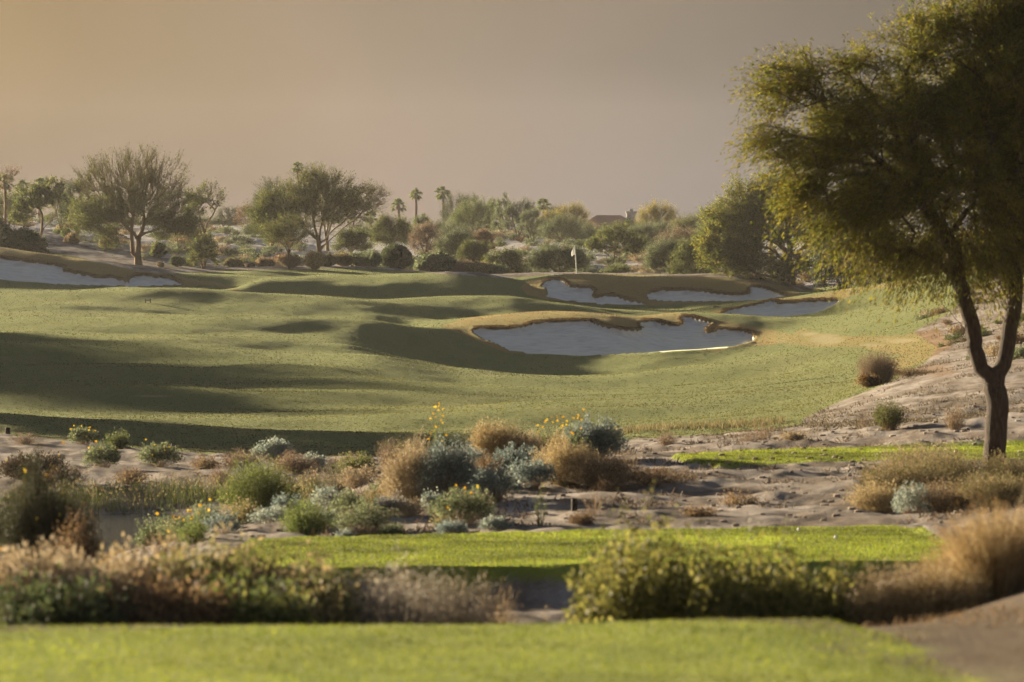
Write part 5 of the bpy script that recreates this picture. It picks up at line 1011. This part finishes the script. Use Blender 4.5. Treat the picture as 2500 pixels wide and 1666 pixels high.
scat(70, 430, 720, 300, 430, (5, 2, 2, 2)); scat(70, 1150, 1620, 312, 440, (4, 2, 3, 2)); scat(26, 1190, 1480, 425, 445, (1, 0, 9, 0), .9, 1.7); scat(26, 1480, 1640, 306, 345, (2, 2, 5, 2)); scat(26, 20, 430, 285, 400, (3, 3, 3, 3)); scat(14, 930, 1130, 330, 440, (3, 3, 2, 1)); scat(26, 900, 1700, 292, 350, (6, 2, 4, 0), .7, 1.7); scat(16, 350, 760, 292, 345, (5, 3, 3, 1), .7, 1.5); scat(10, 1750, 2300, 280, 320, (3, 3, 1, 3)); scat(14, 500, 720, 290, 300, (3, 2, 3, 1), .4, .8); scat(64, 2230, 2650, 130, 225, (2, 4, 3, 5), .25, .7)
# ------------------------------------------------------------------ grass blades on the tees, straw fringe, stones
def blades(name, tz, poly, n_, h0, h1, w_, pal_, lab, y0=None, y1=None):
    pl = np.array(poly, float); X_ = rng.uniform(pl[:, 0].min(), pl[:, 0].max(), n_ * 2); a, b = (y0 if y0 is not None else pl[:, 1].min()), (y1 if y1 is not None else pl[:, 1].max())
    Y_ = rng.uniform(a, b, n_ * 2); k = sdist(X_, Y_, poly) > -.05; X_, Y_ = X_[k][:n_], Y_[k][:n_]; m = len(X_)
    q = QB(); A_ = np.stack([X_, Y_, ground(X_, Y_) - .004], -1); big = vnoise(X_ * .7, Y_, .9, 77)[:, None] + .6 * vnoise(X_, Y_, .3, 78)[:, None]
    q.strands(A_, np.stack([rng.normal(0, .35, m), rng.normal(0, .35, m), np.ones(m)], -1), rng.uniform(h0, h1, m), w_, np.zeros(3), 1, np.clip(pick(pal_, m) * (1 + 1.1 * big), 0, 1))
    return tag(q.build(name, M_LEAF), lab, 'grass', kind='stuff')
TG = [(.155, .205, .018), (.23, .27, .026), (.105, .15, .015), (.31, .325, .045)]
blades('grass', 0, TEES[0][1], 110000, .010, .022, .006, TG, 'mown bright grass on the nearest tee', 15.5, 20.9)
blades('grass', 0, TEES[1][1], 100000, .012, .024, .010, TG, 'mown bright grass on the second tee')
blades('grass', 0, TEES[2][1], 60000, .014, .028, .014, TG, 'mown bright grass on the far tee beside the trunk')
# short upright grass over the whole fairway (spread evenly over what can be seen of it)
m = 200000; dd = 1 / rng.uniform(1 / 300., 1 / 97., m); X_ = rng.uniform(-.14, .14, m) * dd; k1 = np.interp(X_ / wd(dd), sc, np.arange(NC)).astype(int); r1 = np.interp(dd, rows, np.arange(NR)).astype(int)
kk = (GR[r1, k1] > .45) & (SDr[r1, k1] < -1.0); X_, dd, k1, r1 = X_[kk], dd[kk], k1[kk], r1[kk]; m = len(X_); q = QB(); br_ = BRN[r1, k1][:, None]; bp_ = BP[r1, k1] < .4
cg = np.clip(pick([(.060, .070, .016), (.085, .092, .02), (.12, .115, .028), (.15, .138, .04), (.065, .072, .016)], m, .15) * (1 + 1.0 * vnoise(X_, dd, 6, 61)[:, None]), 0, 1); cb = pick([(.19, .095, .027), (.25, .135, .042), (.12, .06, .017), (.32, .195, .075)], m, .3)
cg = np.where(rng.random((m, 1)) < br_, cb, cg); A_ = np.stack([X_, dd, ground(X_, dd) - .012], -1)[bp_]; m2 = len(A_)
q.strands(A_, np.stack([rng.normal(0, .5, m2), rng.normal(0, .5, m2), np.ones(m2)], -1), (rng.uniform(.022, .042, m) * (.6 + dd / 260))[bp_], (.028 + .035 * dd / 200)[bp_], rng.normal(0, .1, (m2, 3)), 1, cg[bp_])
tag(q.build('grass', M_LEAF), 'short olive and straw coloured grass blades over the fairway and green', 'grass', kind='stuff')
# shaggy thatch hanging over the bunker lips
near_ = np.full(SDr.shape, -9.); near_[7:] = np.maximum(SDr[:-7], SDr[3:-4][:NR - 7]); kk = np.argwhere((SDr > -8) & (SDr < .3) & (BRN > .3) & (near_ > 1.0)); kk = kk[rng.integers(0, len(kk), 42000)]; X_ = GX[kk[:, 0], kk[:, 1]] + rng.normal(0, .06, len(kk)); Y_ = GY[kk[:, 0], kk[:, 1]] + rng.normal(0, .1, len(kk)); m = len(X_); q = QB()
q.strands(np.stack([X_, Y_, GZ[kk[:, 0], kk[:, 1]] - .01], -1), np.stack([rng.normal(0, .6, m), rng.normal(-.5, .4, m), np.full(m, .55)], -1), rng.uniform(.06, .14, m), .035, np.array((0, -.2, -.7)), 2, pick([(.12, .062, .018), (.18, .10, .03), (.07, .038, .011), (.24, .15, .05)], m, .3))
tag(q.build('grass', M_STRAW), 'shaggy golden-brown thatch along the bunker lips', 'grass', kind='stuff')
# taller rough straw at the fairway end
m = 7000; X_ = rng.uniform(.5, 7.5, m); Y_ = 107.5 - (X_ - .5) * .25 + rng.normal(0, .8, m); q = QB(); A_ = np.stack([X_, Y_, ground(X_, Y_) - .01], -1)
q.strands(A_, np.stack([rng.normal(0, .3, m), rng.normal(0, .3, m), np.ones(m)], -1), rng.uniform(.06, .22, m), .02, rng.normal(0, .15, (m, 3)), 2, pick('mixed', m)); tag(q.build('grass', M_STRAW), 'dry straw rough along the near end of the fairway', 'grass', kind='stuff')
# weeds and litter on the bare mound sand
m = 60000; X_ = rng.uniform(-6, 8.5, m); Y_ = rng.uniform(47, 74, m); k = vnoise(X_, Y_, 1.4, 31) + vnoise(X_, Y_, .5, 32) * 1.0 > .24; X_, Y_ = X_[k], Y_[k]; m = len(X_); q = QB(); A_ = np.stack([X_, Y_, ground(X_, Y_) - .01], -1)
inside = np.max([sdist(X_, Y_, t[1]) for t in TEES], axis=0) < -.1; A_ = A_[inside]; m = len(A_)
q.strands(A_, np.stack([rng.normal(0, .9, m), rng.normal(0, .9, m), np.ones(m)], -1), rng.uniform(.02, .11, m), .028, rng.normal(0, .15, (m, 3)), 2, pick('twig', m) * .6); tag(q.build('ground_cover', M_STRAW), 'dark matted dead weeds scattered over bare sand', 'weeds', kind='stuff')
m = 45000; X_ = rng.uniform(1.2, 6.5, m); Y_ = rng.uniform(16.5, 40, m); k = (vnoise(X_, Y_, .9, 41) + vnoise(X_, Y_, .35, 42) * .6 > .12) & (np.max([sdist(X_, Y_, t[1]) for t in TEES], axis=0) < -.05); X_, Y_ = X_[k], Y_[k]; m = len(X_); q = QB()
q.strands(np.stack([X_, Y_, ground(X_, Y_) - .01], -1), np.stack([rng.normal(0, .9, m), rng.normal(0, .9, m), np.ones(m)], -1), rng.uniform(.015, .075, m), .009, rng.normal(0, .15, (m, 3)), 2, pick('brown', m)); tag(q.build('ground_cover', M_STRAW), 'flattened brown dead grass on the dirt right of the nearest tee', 'weeds', kind='stuff')
m = 60000; dd = 1 / rng.uniform(1 / 225., 1 / 74., m); X_ = rng.uniform(.05, .15, m) * dd; k1 = np.interp(X_ / wd(dd), sc, np.arange(NC)).astype(int); r1 = np.interp(dd, rows, np.arange(NR)).astype(int)
k = (GR[r1, k1] < .3) & (vnoise(X_, dd, 2.2, 51) + vnoise(X_, dd, .8, 52) * .8 > .05); X_, dd = X_[k], dd[k]; m = len(X_); q = QB()
q.strands(np.stack([X_, dd, ground(X_, dd) - .01], -1), np.stack([rng.normal(0, .8, m), rng.normal(0, .8, m), np.ones(m)], -1), rng.uniform(.03, .12, m) * (dd / 110), .03, rng.normal(0, .15, (m, 3)), 2, pick([(.10, .085, .045), (.15, .12, .07), (.07, .055, .03), (.22, .17, .10)], m, .3)); tag(q.build('ground_cover', M_STRAW), 'sparse brown dry grass over the sandy slope on the right', 'weeds', kind='stuff')
def stones(name, n_, fx, r0, r1, lab, colr):
    V = []; Q = []; X_, Y_ = fx(n_); Z_ = ground(X_, Y_); q = QB()
    for x, y, z, r in zip(X_, Y_, Z_, rng.uniform(r0, r1, len(X_))):
        a, b, c_ = r * rng.uniform(.7, 1.3, 3); q.box(x - a, x + a, y - b, y + b, z - c_ * .5, z + c_ * .7, np.array(colr) * rng.uniform(.6, 1.2))
    o = q.build(name, M_BARK); return tag(o, lab, 'stones', kind='stuff')
stones('pebbles', 260, lambda n_: (rng.uniform(9, 21, n_), rng.uniform(110, 195, n_)), .012, .035, 'tiny pale stones scattered over the right end of the fairway', (.6, .55, .48))
stones('pebbles', 2600, lambda n_: (rng.uniform(-7, 12, n_), rng.uniform(46, 100, n_)), .008, .045, 'small stones and crumbs on the sandy banks', (.30, .24, .19))

# ------------------------------------------------------------------ haze
hb = QB(); hb.box(-1100, 1100, -60, 1100, -8, 42); hm, nt, o_ = newmat('haze_air'); vp = nt.nodes.new('ShaderNodeVolumePrincipled'); vp.inputs['Density'].default_value = .00009
vp.inputs['Color'].default_value = (.88, .87, .90, 1); vp.inputs['Anisotropy'].default_value = .45; nt.links.new(vp.outputs[0], o_.inputs['Volume'])
tag(hb.build('haze', hm), 'thin warm evening haze over the whole course', 'haze', kind='stuff')
